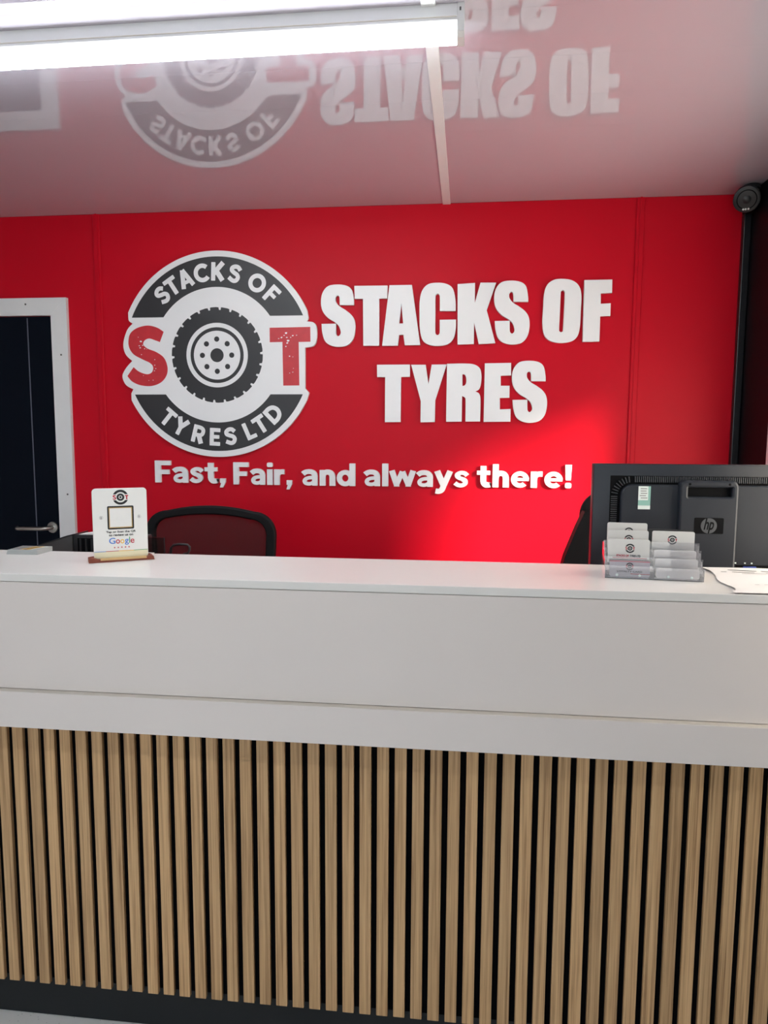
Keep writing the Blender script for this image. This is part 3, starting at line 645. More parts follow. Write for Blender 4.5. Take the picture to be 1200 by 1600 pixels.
# ------------------------------------------------------------------ raised tagline letters
ARCH = [(17, 40, 1), (19, 66), (30, 81), (46, 84), (61, 78), (69, 62), (70, 40, 1), (70, 0, 1)]
TAGLINE = {   # heavy geometric letters, x-height 100, cap height 139: (advance width, outlines)
 'F': (92, [bx_(0, 35, 0, 139), bx_(2, 92, 107, 139), bx_(2, 82, 52, 83)]),
 'a': (88, [sp_([(6, 71), (22, 83), (42, 86), (60, 81), (70, 66), (71, 44, 1), (71, 0, 1)], 32), sp_([(76, 50), (50, 50), (26, 44), (16, 30), (22, 16), (40, 12), (58, 18), (74, 34)], 24)]),
 's': (76, [sp_([(70, 70), (56, 84), (36, 87), (19, 78), (18, 66), (30, 56), (48, 49), (59, 40), (58, 24), (42, 13), (22, 15), (5, 28)], 27)]),
 't': (74, [bx_(18, 52, 30, 128), bx_(0, 72, 72, 100), sp_([(35, 50, 1), (36, 28), (46, 15), (58, 14), (72, 17)], 32)]),
 ',': (38, [[(4, 33), (38, 33), (37, 8), (22, -26), (2, -26), (10, 2), (4, 2)]]),
 'i': (35, [bx_(0, 35, 0, 98), bx_(0, 35, 108, 139, 9)]),
 'r': (62, [bx_(0, 35, 0, 98), sp_([(18, 44, 1), (22, 68), (38, 81), (62, 82)], 33)]),
 'n': (87, [bx_(0, 34, 0, 98), sp_(ARCH, 34)]),
 'd': (99, [ring_(44, 49, 31, 35, 31, 80, 280), ring_(44, 49, 31, 35, 31, -100, 100), bx_(65, 99, 0, 139)]),
 'l': (35, [bx_(0, 35, 0, 139)]),
 'w': (140, [stroke([(14, 98), (41, 10)], 33), stroke([(38, 8), (70, 92)], 30), stroke([(70, 92), (102, 8)], 30), stroke([(99, 10), (126, 98)], 33), [(24, 0), (56, 0), (52, 26), (30, 26)], [(84, 0), (116, 0), (110, 26), (88, 26)]]),
 'y': (100, [stroke([(16, 98), (52, 6)], 34), sp_([(84, 98, 1), (50, 8, 1), (42, -14), (28, -24), (8, -22)], 33)]),
 'h': (87, [bx_(0, 34, 0, 139), sp_(ARCH, 34)]),
 'e': (96, [ring_(48, 49, 33, 35, 29, 0, 318), bx_(20, 94, 39, 60)]),
 '!': (38, [[(1, 139), (37, 139), (33, 46), (5, 46)], bx_(2, 36, 0, 34, 9)]),
}
GAP = {'w': 2, 'y': 2, 't': 5, 'r': 5, ',': 6}
ORD = {0: 'first', 1: 'second', 2: 'third'}
def tag_word(word, xa, xb, zb, name):
    xs_ = []; x = 0
    for i, ch in enumerate(word):
        if i: x += GAP.get(ch, 7) if GAP.get(word[i - 1], 7) > 4 else 2
        xs_.append(x); x += TAGLINE[ch][0]
    sx = (xb - xa) / x; sz = 0.1015 / 139; seen = {}
    for i, ch in enumerate(word):
        wd_ = TAGLINE[ch][0]; ox_ = xa + (xs_[i] + wd_ / 2) * sx
        vs = []; fs = []
        for q_, l in enumerate(TAGLINE[ch][1]):
            me = plate_mesh('t', [[((p[0] - wd_ / 2) * sx, p[1] * sz) for p in l]], -0.013 - 0.00025 * q_, 0.0125, 'sign_white', 0.0005, 'xz', 0.0011)
            k0 = len(vs); vs += [v.co[:] for v in me.vertices]; fs += [[k0 + q for q in p.vertices] for p in me.polygons]
            bpy.data.meshes.remove(me)
        m = MB(); m._new(vs, fs); o = m.build('tagline_letter', 'sign_white'); o.location = (ox_, YW, zb)
        n = word.count(ch); k_ = seen.get(ch, 0); seen[ch] = k_ + 1
        what = {',': 'comma after the word', '!': 'exclamation mark after the word'}.get(ch)
        if what: lab = 'small white raised %s %s' % (what, name)
        elif n > 1: lab = 'small white raised letter %s, the %s %s in the word %s' % (ch, ORD[k_], ch, name)
        else: lab = 'small white raised letter %s in the word %s' % (ch, name)
        tag(o, lab, 'punctuation mark' if what else 'letter', 'small white tagline letters on the red wall')
for args in (('Fast,', -1.4046, -1.0727, 1.2385, 'Fast'), ('Fair,', -1.0394, -0.7690, 1.2340, 'Fair'), ('and', -0.7272, -0.4859, 1.2335, 'and'),
             ('always', -0.4500, 0.0063, 1.2345, 'always'), ('there!', 0.0399, 0.4417, 1.2365, 'there')):
    tag_word(*args)

# ------------------------------------------------------------------ security camera in the corner
cc = thing('security_camera', (1.068, 3.04, ZC), 0, 'black security camera hanging in the ceiling corner beside the black wall', 'camera')
MB().lathe([(0.0, 0), (0.030, 0), (0.033, 0.006), (0.033, 0.016), (0.026, 0.020)], (-0.002, 0.0, -0.0005), (0, 0, -1), 32).build('mount', 'black_plastic', cc, smooth=True)
axc = Vector((-0.30, -0.86, -0.42)).normalized(); oc = Vector((-0.012, 0.012, -0.040))
MB().lathe([(0.0, -0.03), (0.024, -0.028), (0.040, -0.010), (0.047, 0.010), (0.049, 0.040), (0.047, 0.052), (0.042, 0.054)], oc, axc, 36).build('housing', 'black_plastic', cc, smooth=True)
ln = MB().lathe([(0.0, 0.050), (0.036, 0.0545), (0.034, 0.050), (0.030, 0.046), (0.0, 0.045)][::-1], oc, axc, 36).build('lens_ring', 'monitor_dark', cc, smooth=True)
MB().lathe([(0.0, 0.045), (0.018, 0.046), (0.015, 0.054), (0.008, 0.058), (0.0, 0.059)], oc, axc, 28).build('lens', 'trim_black', ln, smooth=True)
side = axc.cross(Vector((0, 0, 1))).normalized(); upc = side.cross(axc)
for s_ in (-0.6, 0.2, 0.9):
    MB().lathe([(0.0, 0.054), (0.0038, 0.055), (0.003, 0.057)], oc - upc * 0.034 + side * 0.012 * s_, axc, 12).build('ring_glint', 'label_pale', ln)  # pale discs paint the highlight low on the lens ring
MB().box(0.002, 0.033, 0.02, 0.095, -0.085, -0.002, 0.004, 1).build('bracket', 'wall_black', cc)

# ------------------------------------------------------------------ small printed logo, used on cards and the review stand
def mini_logo(parent, cx_, cz_, r, y):
    m = MB(); s_ = r / 0.42
    def poly(pts, mi, inner=None):
        m.mi = mi
        if inner:
            n = min(len(pts), len(inner)); vs = [(cx_ + p[0] * s_, y, cz_ + p[1] * s_) for p in pts[:n]] + [(cx_ + p[0] * s_, y, cz_ + p[1] * s_) for p in inner[:n]]
            m._new(vs, [(i, i + 1, n + i + 1, n + i) for i in range(n - 1)])
        else: m._new([(cx_ + p[0] * s_, y, cz_ + p[1] * s_) for p in pts], [tuple(range(len(pts)))])
    poly(arc(0, 0, 0.42, 23, 157, 24), 0, arc(0, 0, 0.292, 35, 145, 24))
    poly(arc(0, 0, 0.42, 203, 337, 24), 0, arc(0, 0, 0.292, 215, 325, 24))
    poly(arc(0, 0, 0.206, 0, 360, 32), 0, arc(0, 0, 0.10, 0, 360, 32))
    poly(arc(0, 0, 0.06, 0, 360, 16)[:-1], 0)
    for key in ('logoS', 'logoT'):
        l = smooth_loop(gl(key, LX, LZ)[0], 3)
        cu = plate_mesh('t', [l], 0, 0.0002, 'ink_red')
        base_ = len(cu.vertices); vs = [(cx_ + v.co.x * s_, y + (0 if v.co.y < 0.0001 else 0.00004), cz_ + v.co.z * s_) for v in cu.vertices]
        m.mi = 1; m._new(vs, [tuple(p.vertices) for p in cu.polygons]); bpy.data.meshes.remove(cu)
    return m.build('printed_logo', ('ink_black', 'ink_red'), parent)

# ------------------------------------------------------------------ review stand on the counter
st = thing('review_stand', (-0.8535, 1.697, TOP), R(32), 'white review plate with a framed square standing in a reddish wooden base', 'sign')
bs = MB()
bs.prism([(-0.077, 0.0004), (0.077, 0.0004), (0.075, 0.009), (0.068, 0.0125), (0.058, 0.0075), (-0.036, 0.0075), (-0.056, 0.0085), (-0.066, 0.0125), (-0.077, 0.011)], -0.0165, -0.0012, 'y')
bs.prism([(-0.077, 0.0004), (0.077, 0.0004), (0.075, 0.009), (0.068, 0.0125), (-0.066, 0.0125), (-0.077, 0.011)], 0.0055, 0.0165, 'y')
bs.box(-0.074, 0.074, -0.0012, 0.0055, 0.0004, 0.004)
bs.build('base', 'wood_red', st)
MB().box(-0.050, 0.058, -0.0172, -0.0025, 0.0052, 0.0096).build('front_rail', 'wood_lit', st)  # slot rail coloured paler to paint the light falling on it
PZ0, PZ1, PW = 0.0045, 0.1810, 0.0640
pl = put('plate', plate_mesh('plate', [rrect(-PW, PW, PZ0, PZ1, 0.009)], 0.0000, 0.004, 'plate_white', 0.0006), st)
pf = -0.0002
mini_logo(pl, 0.002, 0.1585, 0.0185, pf)
qf = put('square_frame', plate_mesh('square_frame', [rrect(-0.030, 0.032, 0.079, 0.137, 0.003), rrect(-0.0265, 0.0285, 0.0825, 0.1335, 0.001)], pf - 0.0002, 0.0003, 'ink_black'), pl)
put('inner_frame', plate_mesh('inner_frame', [rrect(-0.0264, 0.0284, 0.0826, 0.1334, 0.001), rrect(-0.0245, 0.0265, 0.0845, 0.1315, 0.0006)], pf - 0.0002, 0.0003, 'gold'), qf)
lay_text('print', 'Tap or Scan the QR', (-0.034, 0.036, 0.0690, 0.0755), pf - 0.0001, 0.0002, 'ink_black', pl, 0.03)
lay_text('print', 'to review us on', (-0.028, 0.029, 0.0620, 0.0675), pf - 0.0001, 0.0002, 'ink_black', pl, 0.03)
gx = -0.028
for ch, m_, wd, z0, z1 in (('G', 'ink_blue', .0150, .0430, .0580), ('o', 'ink_red', .0095, .0430, .0535), ('o', 'ink_yellow', .0095, .0430, .0535), ('g', 'ink_blue', .0092, .0390, .0535), ('l', 'ink_green', .0022, .0432, .0590), ('e', 'ink_red', .0092, .0430, .0535)):
    lay_text('print', ch, (gx, gx + wd, z0, z1), pf - 0.0001, 0.0002, m_, pl, 0.012); gx += wd + 0.0010
for k in range(5):
    c0 = -0.0155 + 0.0085 * k
    sp = [(c0 + (0.0026 if j % 2 == 0 else 0.0011) * math.sin(math.pi * j / 5), 0.0335 + (0.0026 if j % 2 == 0 else 0.0011) * math.cos(math.pi * j / 5)) for j in range(10)]
    put('star', plate_mesh('star', [sp], pf - 0.0001, 0.0002, 'ink_red'), pl)
put('footer', plate_mesh('footer', [[(-PW + 0.001, PZ0), (PW - 0.001, PZ0), (PW - 0.001, 0.0240), (-PW + 0.001, 0.0240)]], pf - 0.0001, 0.0002, 'plate_cream'), pl)
for x0, x1, m_ in ((-0.063, -0.036, 'ink_blue'), (-0.036, -0.006, 'ink_red'), (-0.006, 0.030, 'ink_yellow'), (0.030, 0.063, 'ink_green')):
    put('colour_line', plate_mesh('colour_line', [[(x0, 0.0240), (x1, 0.0240), (x1, 0.0254), (x0, 0.0254)]], pf - 0.0002, 0.0002, m_), pl)
for x in (-0.0445, 0.0445):
    put('tap_mark', plate_mesh('tap_mark', [circle(x, 0.109, 0.0042, 16), circle(x, 0.109, 0.0036, 16)], pf - 0.0001, 0.0002, 'ink_grey'), pl)
    put('tap_mark', plate_mesh('tap_mark', [rrect(x - 0.0014, x + 0.0012, 0.1065, 0.1112, 0.0006)], pf - 0.0001, 0.0002, 'ink_grey'), pl)

# ------------------------------------------------------------------ leaflets and a loose card on the counter
lf = thing('leaflet_stack', (-1.150, 1.776, TOP), R(1.5), 'small flat pack of glossy grey leaflets at the left end of the counter', 'leaflets')
for k in range(4):
    MB().prism([(-0.042 + 0.001 * k, -0.034), (0.042 - 0.0005 * k, -0.034), (0.044, 0.036), (-0.040, 0.036)], 0.0004 + 0.003 * k, 0.0031 + 0.003 * k, 'z').build('leaflet', 'leaflet_edge', lf)
tp = MB().prism([(-0.036, -0.028), (0.036, -0.028), (0.038, 0.031), (-0.034, 0.031)], 0.0122, 0.0125, 'z').build('cover_print', 'leaflet_top', lf)
for k, (x, m_) in enumerate(((-0.006, 'ink_yellow'), (0.003, 'ink_black'), (0.011, 'ink_yellow'), (0.022, 'label_pale'))):
    MB().prism([(x - 0.003, -0.026), (x + 0.003, -0.026), (x + 0.018, 0.026), (x + 0.012, 0.026)], 0.0125, 0.0127, 'z').build('stripe', m_, tp)
cd = MB(); cd.box(-0.026, 0.026, -0.018, 0.018, 0.0003, 0.0030)
o = cd.build('loose_card', 'card_white'); o.location = (-0.842, 1.787, TOP); o.rotation_euler = (0, 0, R(4))
tag(o, 'white card lying flat on the counter behind the review plate', 'card')

# ------------------------------------------------------------------ clear tiered card holder
hz = R(-5.9)
hl = thing('card_holder', (0.4125, 1.628, TOP), hz, 'clear acrylic tiered card holder with two columns of pockets', 'card holder')
tiers = [(0.000, 0.0350, 0.000), (0.022, 0.0520, 0.012), (0.044, 0.0680, 0.026), (0.066, 0.0820, 0.040)]
HW = 0.1035
MB().box(-HW, HW, 0.0, 0.092, 0.0003, 0.0022).build('base', 'acrylic', hl)
for y, zt, zb in tiers:
    MB().box(-HW, HW, y, y + 0.0018, 0.0024 if y == 0 else zb, zt - 0.006).build('pocket_front', 'acrylic', hl)
MB().box(-HW, HW, 0.0900, 0.0918, 0.0024, 0.070).build('back_plate', 'acrylic', hl)
prof = [(0.002, 0.0024), (0.0898, 0.0024), (0.0898, 0.070), (0.066, 0.070), (0.066, 0.056), (0.044, 0.056), (0.044, 0.040), (0.022, 0.040), (0.022, 0.024), (0.002, 0.024)]
for x in (-HW, -0.0009, HW - 0.0018): MB().prism(prof, x, x + 0.0018, 'x').build('side_wall', 'acrylic', hl)
for x in (-0.078, -0.030, 0.030, 0.078): MB().lathe([(0.0, 0), (0.003, 0), (0.003, 0.001), (0.001, 0.0015)], (x, -0.0002, 0.0085), (0, -1, 0), 12).build('foot_stud', 'label_pale', hl)
rot = Matrix.Rotation(hz, 4, 'Z')
def card(x, y, z, w_, h_, m_, label, name='business_card', lean=0.0, logo=None):
    c_ = Vector((0.4125, 1.628, TOP)) + rot @ Vector((x, y, z))
    t = thing(name, c_, hz, label, 'card', 'cards in the clear holder')
    t.rotation_euler = (R(-lean), 0, hz)
    put('card_body', plate_mesh('card_body', [rrect(-w_ / 2, w_ / 2, 0, h_, 0.004, 4)], 0, 0.0030, m_), t)
    if logo: mini_logo(t, *logo, -0.0002)
    return t
card(-0.0515, 0.0790, 0.061, 0.0880, 0.055, 'card_white', 'white logo card at the very back of the left column, rising highest in the holder', logo=(0.004, 0.0345, 0.0100))
card(-0.0515, 0.0570, 0.0465, 0.0890, 0.055, 'card_white', 'white logo card second from the back in the left column of the holder', logo=(0.002, 0.0345, 0.0100))
t = card(-0.0515, 0.0350, 0.0290, 0.0900, 0.055, 'card_white', 'white card printed STACKS OF TYRES LTD under its logo in the left column', logo=(0.003, 0.0345, 0.0105))
lay_text('print', 'STACKS OF', (-0.0260, 0.0010, 0.0150, 0.0200), -0.0003, 0.0002, 'ink_red', t, 0.04)
lay_text('print', 'TYRES LTD', (0.0030, 0.0260, 0.0150, 0.0200), -0.0003, 0.0002, 'ink_black', t, 0.04)
put('red_stripe', plate_mesh('red_stripe', [[(-0.034, 0.0115), (0.040, 0.0115), (0.040, 0.0130), (-0.034, 0.0130)]], -0.0003, 0.0002, 'ink_red'), t)
t = card(-0.0505, 0.0100, 0.0030, 0.0860, 0.036, 'card_grey', 'grey card printed LOYALTY CARD in the front left pocket', 'loyalty_card', logo=(0.000, 0.0235, 0.0085))
lay_text('print', 'LOYALTY CARD', (-0.0270, 0.0270, 0.0100, 0.0140), -0.0003, 0.0002, 'ink_black', t, 0.05)
put('red_stripe', plate_mesh('red_stripe', [[(-0.043, 0.0340), (0.043, 0.0340), (0.043, 0.0352), (-0.043, 0.0352)]], -0.0003, 0.0002, 'ink_red'), t)
put('red_stripe', plate_mesh('red_stripe', [[(0.002, 0.0060), (0.043, 0.0060), (0.043, 0.0076), (0.002, 0.0076)]], -0.0003, 0.0002, 'ink_red'), t)
card(0.0490, 0.0750, 0.0450, 0.0910, 0.055, 'card_white', 'white logo card at the back of the right column of the holder', logo=(-0.002, 0.0355, 0.0105))
card(0.0440, 0.0830, 0.0480, 0.0980, 0.055, 'card_dark', 'dark card showing only its top edge behind the right column')
card(0.0510, 0.0560, 0.0140, 0.0900, 0.045, 'paper', 'short white sheet imitating glare in the third pocket of the right column')  # these low white sheets stand in for glare in the clear pockets
card(0.0510, 0.0340, 0.0030, 0.0900, 0.040, 'paper', 'short white sheet imitating glare in the second pocket of the right column')
card(0.0510, 0.0110, 0.0030, 0.0900, 0.022, 'paper', 'low white sheet imitating glare in the front right pocket of the holder')

# ------------------------------------------------------------------ creased paper at the right end of the counter
NXp, NYp = 24, 26
rr = random.Random(11)
def pz(u, v): return 0.0012 + 0.0022 * (0.5 + 0.5 * math.sin(9 * v + 2.2 * u)) * (1 - 0.4 * u) + 0.0016 * (0.5 + 0.5 * math.sin(17 * v - 5 * u))
vs = []; fs = []
for layer in (0, 1):
    for j in range(NYp + 1):
        for i in range(NXp + 1):
            u, v = i / NXp, j / NYp
            xl = 0.5440 + 0.024 * v + 0.0055 * math.sin(11 * v) * (1 if v > 0.05 else 0)
            x = xl + u * 0.205; y = 1.5040 + v * 0.291 + 0.012 * u * 0.2
            if v < 0.06 and u < 0.05: x -= 0.006
            vs.append((x - 0.65, y - 1.65, pz(u, v) - 0.00025 * layer))
n = (NXp + 1) * (NYp + 1)
for layer in (0, 1):
    for j in range(NYp):
        for i in range(NXp):
            a = layer * n + j * (NXp + 1) + i; fs.append((a, a + 1, a + NXp + 2, a + NXp + 1))
m = MB(); m._new(vs, fs)
pp = thing('notice_sheet', (0.65, 1.65, TOP), 0, 'creased white printed paper lying at the right end of the counter', 'paper')
m.build('sheet', 'paper', pp, smooth=True)
def print_line(u0, u1, v, hgt):
    m = MB(); k = 14; pts = []
    for i in range(k + 1):
        u = u0 + (u1 - u0) * i / k
        for vv in (v, v + hgt):
            xl = 0.5440 + 0.024 * vv + 0.0055 * math.sin(11 * vv)
            pts.append((xl + u * 0.205 - 0.65, 1.5040 + vv * 0.291 + 0.012 * u * 0.2 - 1.65, pz(u, vv) + 0.0005))
    keep = [i for i in range(k) if rr.random() > 0.22]
    m._new(pts, [(2 * i, 2 * i + 2, 2 * i + 3, 2 * i + 1) for i in keep]); m.build('print_line', 'ink_black', pp)
for u0, u1, v, hg in ((0.22, 0.95, 0.84, 0.022), (0.10, 0.95, 0.77, 0.012), (0.30, 0.9, 0.72, 0.008), (0.30, 0.95, 0.30, 0.010), (0.55, 0.95, 0.22, 0.016)): print_line(u0, u1, v, hg)

# ------------------------------------------------------------------ computer monitor seen from behind
mo = thing('computer_monitor', (0.642, 2.03, 0.745), 0, 'black computer monitor seen from behind at the right end of the counter', 'monitor')
MX, MZ = -0.642, -0.745
def mbx(name, x0, x1, y0, y1, z0, z1, m_, bev=0.0, parent=mo, seg=2): return MB().box(x0 + MX, x1 + MX, y0, y1, z0 + MZ, z1 + MZ, bev, seg).build(name, m_, parent, smooth=bool(bev))
XA, XB, ZA, ZB = 0.340, 0.944, 1.046, 1.3855
shell = mbx('shell', XA, XB, -0.022, 0.018, ZA, ZB, 'monitor_black', 0.003)
mbx('screen', XA + 0.02, XB - 0.02, 0.0182, 0.0195, ZA + 0.02, ZB - 0.02, 'monitor_dark')
# raised inner housing with rounded corners
inner = put('rear_housing', plate_mesh('rear_housing', [rrect(0.410 + MX, 0.874 + MX, ZA + 0.02 + MZ, 1.3320 + MZ, 0.030)], -0.040, 0.0175, 'monitor_black', 0.004), mo)
# vent ribs around it
ribs = MB()
def rib(x, z, dx, dz, ln_=0.0078, wd=0.0011):
    px, pz_ = -dz, dx
    q = [(x + dx * ln_ + px * wd, z + dz * ln_ + pz_ * wd), (x - dx * ln_ + px * wd, z - dz * ln_ + pz_ * wd), (x - dx * ln_ - px * wd, z - dz * ln_ - pz_ * wd), (x + dx * ln_ - px * wd, z + dz * ln_ - pz_ * wd)]
    ribs.prism([(a_ + MX, b_ + MZ) for a_, b_ in q], -0.0290, -0.0222, 'y')
rz = 1.3450
x = 0.448
while x < 0.836: rib(x, rz, 0, 1); x += 0.0052
for sgn, xc in ((-1, 0.440), (1, 0.844)):
    for k in range(1, 9):
        a = R(90 + (k * 10 if sgn < 0 else -k * 10)); rib(xc + 0.045 * math.cos(a), 1.300 + 0.045 * math.sin(a), math.cos(a), math.sin(a))
    z = 1.298
    while z > 1.08: rib(xc + sgn * 0.045, z, 1, 0); z -= 0.0058
vt = mbx('vent_slot', 0.384, 0.900, -0.0228, -0.0219, 1.06, 1.3545, 'monitor_dark')
tag(ribs.build('vent_ribs', 'rib_highlight', mo), kind='stuff')
# stand column cover with handle recess and logo plate
col_ = put('stand_cover', plate_mesh('stand_cover', [rrect(0.556 + MX, 0.704 + MX, 1.03 + MZ, 1.3450 + MZ, 0.018), rrect(0.5775 + MX, 0.687 + MX, 1.3030 + MZ, 1.3270 + MZ, 0.002)], -0.060, 0.034, 'monitor_black', 0.006), mo)
hb = MB(); hb.box(0.5775 + MX, 0.687 + MX, -0.0440, -0.0420, 1.3025 + MZ, 1.3275 + MZ); hb.build('handle_recess', 'monitor_dark', col_)
for x in (0.580, 0.680): MB().lathe([(0, 0), (0.0035, 0), (0.003, 0.0008)], (x + MX, -0.0600, 1.3360 + MZ), (0, -1, 0), 12).build('screw_hole', 'monitor_dark', col_)
lp_ = put('logo_plate', plate_mesh('logo_plate', [rrect(0.5950 + MX, 0.6690 + MX, 1.2060 + MZ, 1.2480 + MZ, 0.003)], -0.0608, 0.0007, 'monitor_dark'), col_)
put('logo_disc', plate_mesh('logo_disc', [circle(0.632 + MX, 1.227 + MZ, 0.0203, 40)], -0.0613, 0.0005, 'monitor_grey'), lp_)
lay_text('logo_letters', 'hp', (0.6190 + MX, 0.6450 + MX, 1.2070 + MZ, 1.2470 + MZ), -0.0618, 0.0004, 'monitor_dark', lp_, 0.02, 0.30)
# sticker
sk = mbx('energy_sticker', 0.4545, 0.4860, -0.0406, -0.0401, 1.2900, 1.3275, 'label_pale')
mbx('sticker_band', 0.4545, 0.4860, -0.0406, -0.0401, 1.2660, 1.2760, 'label_pale', parent=sk)
mbx('sticker_band', 0.4545, 0.4860, -0.0406, -0.0401, 1.2760, 1.2900, 'label_green', parent=sk)
mbx('sticker_band', 0.4800, 0.4860, -0.0410, -0.0406, 1.2900, 1.3275, 'label_green', parent=sk)
rk = random.Random(2)
for k in range(5): mbx('sticker_mark', 0.4580 + rk.uniform(0, .003), 0.4740 + rk.uniform(0, .004), -0.0410, -0.0406, 1.2950 + 0.0062 * k, 1.2975 + 0.0062 * k, 'ink_grey', parent=sk)
pb = mbx('port_bay', 0.712, 0.872, -0.0412, -0.0400, 1.085, 1.1215, 'monitor_dark')
mbx('video_port', 0.730, 0.763, -0.0450, -0.0412, 1.100, 1.1185, 'port_blue', 0.001, pb, 1)
for x in (0.709, 0.7330, 0.7500): mbx('port_mark', x, x + 0.004, -0.0414, -0.0402, 1.1250, 1.1285, 'label_pale', parent=pb)
nk = MB(); nk.box(-0.045, 0.045, -0.030, -0.005, 0.012, 0.30, 0.006, 2); nk.build('stand_neck', 'monitor_black', mo)
ft = MB(); ft.prism(rrect(-0.13, 0.13, -0.10, 0.10, 0.04), 0.0005, 0.013, 'z'); ft.build('stand_foot', 'monitor_black', mo)

# ------------------------------------------------------------------ printer on the desk behind the counter
pr = thing('desk_printer', (-1.03, 2.09, 0.745), 0, 'black desk printer peeking over the back of the counter behind the review plate', 'printer')
PX, PY, PZ = 1.03, -2.09, -0.745
def pbx(name, x0, x1, y0, y1, z0, z1, m_, bev=0.0, parent=pr): return MB().box(x0 + PX, x1 + PX, y0 + PY, y1 + PY, z0 + PZ, z1 + PZ, bev, 2).build(name, m_, parent, smooth=bool(bev))
pbx('body', -1.300, -0.775, 1.930, 2.060, 0.7455, 1.094, 'black_plastic', 0.008)
wd = MB(); wd.prism([(-1.270 + PX, 1.0945 + PZ), (-1.129 + PX, 1.0945 + PZ), (-1.129 + PX, 1.1665 + PZ), (-1.140 + PX, 1.1640 + PZ), (-1.256 + PX, 1.1265 + PZ)], 1.950 + PY, 2.040 + PY, 'y')
sl = wd.build('sloping_lid', 'printer_grey', pr)
wd = MB(); wd.prism([(-1.256 + PX, 1.1270 + PZ), (-1.140 + PX, 1.1645 + PZ), (-1.129 + PX, 1.1670 + PZ), (-1.129 + PX, 1.1695 + PZ), (-1.142 + PX, 1.1670 + PZ), (-1.260 + PX, 1.1290 + PZ)], 1.948 + PY, 2.042 + PY, 'y'); wd.build('lid_edge', 'black_plastic', sl)
fd = pbx('feeder', -1.1275, -0.909, 1.952, 2.000, 1.0945, 1.1690, 'black_plastic', 0.004)
pbx('feeder_panel', -1.112, -1.060, 1.949, 1.953, 1.120, 1.160, 'monitor_dark', 0.0, fd)
for x in (-1.105, -1.088, -1.071): pbx('panel_rib', x, x + 0.005, 1.9465, 1.9488, 1.122, 1.158, 'black_plastic', 0.0, fd)
tl = MB(); tl.prism([(-1.112 + PX, 1.1695 + PZ), (-0.960 + PX, 1.1695 + PZ), (-0.960 + PX, 1.1745 + PZ), (-1.060 + PX, 1.1745 + PZ), (-1.085 + PX, 1.1735 + PZ)], 1.955 + PY, 1.998 + PY, 'y'); tl.build('sheet_stack', 'paper', pr)
pbx('smoked_guide', -0.907, -0.850, 1.951, 1.954, 1.0945, 1.1665, 'smoked')
pbx('guide_rail', -0.8535, -0.850, 1.9495, 1.9508, 1.0945, 1.1675, 'black_plastic')
lw = MB(); lw.tube([(-0.838 + PX, 1.958 + PY, 1.092 + PZ), (-0.836 + PX, 1.958 + PY, 1.136 + PZ), (-0.829 + PX, 1.958 + PY, 1.1445 + PZ), (-0.812 + PX, 1.958 + PY, 1.1475 + PZ), (-0.786 + PX, 1.958 + PY, 1.1465 + PZ), (-0.780 + PX, 1.958 + PY, 1.1400 + PZ), (-0.781 + PX, 1.958 + PY, 1.1300 + PZ), (-0.786 + PX, 1.958 + PY, 1.122 + PZ), (-0.800 + PX, 1.958 + PY, 1.1185 + PZ)], 0.0035, 10)
lw.build('wire_stop', 'black_plastic', pr, smooth=True)

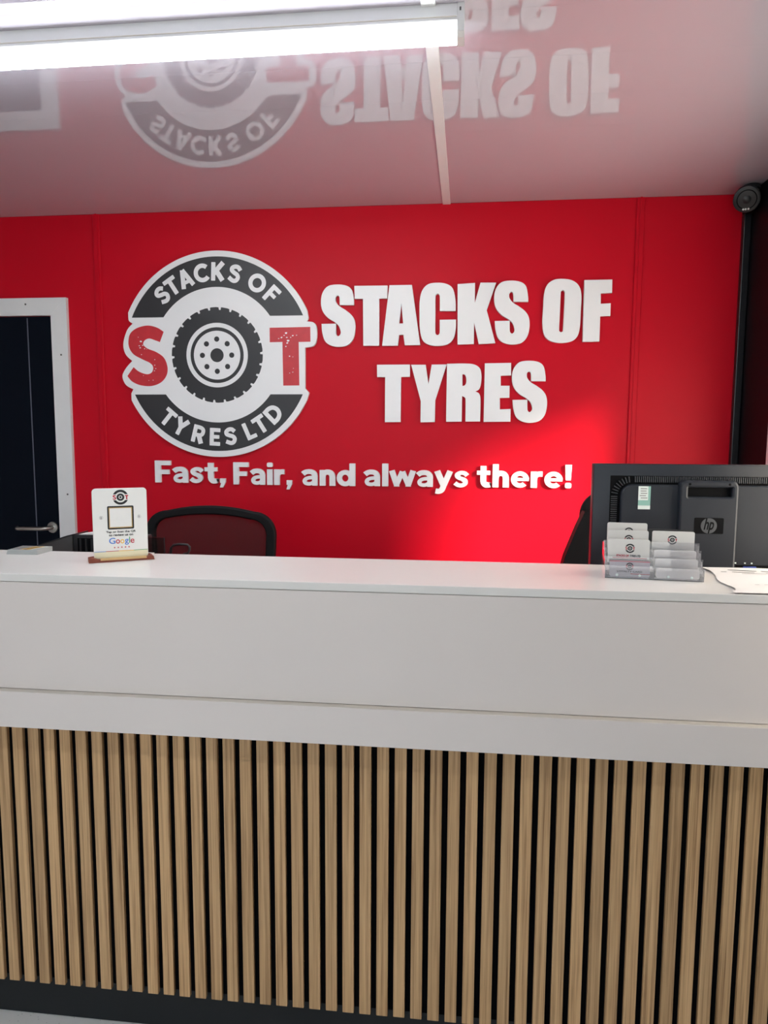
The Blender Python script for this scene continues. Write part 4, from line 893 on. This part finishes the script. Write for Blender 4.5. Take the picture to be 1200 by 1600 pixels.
# ------------------------------------------------------------------ office chairs
def rounded_back(w_, h_, sag, r_, taper):
    """outline of a backrest, arched top edge"""
    pts = []
    for i in range(17):
        u = -1 + 2 * i / 16; x = u * (w_ - r_); pts.append((x, h_ - sag * u * u))
    out = [(-p[0], p[1]) for p in pts]
    ztop = h_ - sag
    right = [(w_ - r_ + r_ * math.sin(R(a)), ztop - r_ + r_ * math.cos(R(a))) for a in range(0, 91, 10)]
    left = [(-x, z) for x, z in right]
    lo = 0.04
    low_r = [(w_ - taper, lo + 0.06), (w_ - taper - 0.02, lo + 0.02), (w_ - taper - 0.06, lo)]
    low_l = [(-x, z) for x, z in low_r][::-1]
    return pts + right[1:] + low_r + low_l + left[::-1][:-1]
def office_chair(loc, rz_, w_, top, label, bolster=False):
    t = thing('office_chair', loc, rz_, label, 'chair', 'office chairs behind the counter')
    z0 = 0.58
    ob = rounded_back(w_, top - z0, 0.020, 0.085, 0.02)
    inn = rounded_back(w_ - 0.036, top - z0 - 0.036, 0.016, 0.060, 0.02)
    inn = [(x, z + 0.004 if z > 0.1 else z + 0.04) for x, z in inn]
    m1 = plate_mesh('backrest_frame', [ob, inn], -0.014, 0.028, 'chair_black', 0.006)
    m2 = plate_mesh('mesh', [[(x * 1.01, z) for x, z in inn]], -0.002, 0.003, 'chair_mesh')
    for me in (m1, m2):
        for v in me.vertices: v.co.z += z0
    put('backrest_frame', m1, t); put('mesh', m2, t)
    p = MB(); p.box(-0.05, 0.05, 0.016, 0.045, 0.44, 0.80, 0.008, 2); p.box(-0.04, 0.04, -0.25, 0.045, 0.425, 0.445); p.build('back_support', 'chair_black', t, smooth=True)
    p = MB(); p.box(-0.24, 0.24, -0.50, -0.03, 0.4455, 0.525, 0.035, 4); p.build('seat', 'chair_black', t, smooth=True)
    MB().lathe([(0.0, 0), (0.022, 0), (0.022, 0.20), (0.028, 0.20), (0.028, 0.33), (0.06, 0.335), (0.06, 0.348)], (0, -0.25, 0.075), (0, 0, 1), 20).build('gas_lift', 'black_plastic', t, smooth=True)
    for k in range(5):
        a = R(72 * k + 18); dx, dy = math.cos(a), math.sin(a)
        MB().tube([(0.02 * dx, -0.25 + 0.02 * dy, 0.095), (0.15 * dx, -0.25 + 0.15 * dy, 0.085), (0.27 * dx, -0.25 + 0.27 * dy, 0.068)], [0.026, 0.022, 0.016], 10).build('leg', 'black_plastic', t, smooth=True)
        MB().lathe([(0.0, 0), (0.018, 0), (0.025, 0.004), (0.025, 0.038), (0.018, 0.042)], (0.27 * dx - 0.021 * dy, -0.25 + 0.27 * dy + 0.021 * dx, 0.0255), (dy, -dx, 0), 16).build('caster', 'black_plastic', t, smooth=True)
    for s_ in (-1, 1):
        MB().tube([(s_ * 0.24, -0.22, 0.45), (s_ * 0.28, -0.22, 0.47), (s_ * 0.285, -0.22, 0.62)], 0.016, 10).build('arm_post', 'black_plastic', t, smooth=True)
        MB().box(s_ * 0.285 - 0.035, s_ * 0.285 + 0.035, -0.33, -0.08, 0.6205, 0.650, 0.012, 3).build('armrest', 'chair_black', t, smooth=True)
    if bolster:
        b_ = MB(); b_.prism([(-w_ + 0.006, 1.205), (-w_ - 0.018, 1.150), (-w_ - 0.055, 1.050), (-w_ - 0.085, 0.93), (-w_ - 0.07, 0.80), (-w_ + 0.05, 0.80), (-w_ + 0.05, 1.205)], -0.075, -0.016, 'y')
        b_.build('side_bolster', 'chair_black', t)
    return t
office_chair((-0.953, 2.600, 0), 0, 0.252, 1.193, 'black office chair with a see-through mesh back, behind the counter below the logo')
office_chair((0.640, 2.560, 0), 0, 0.250, 1.292, 'taller black office chair half hidden behind the computer monitor', True)
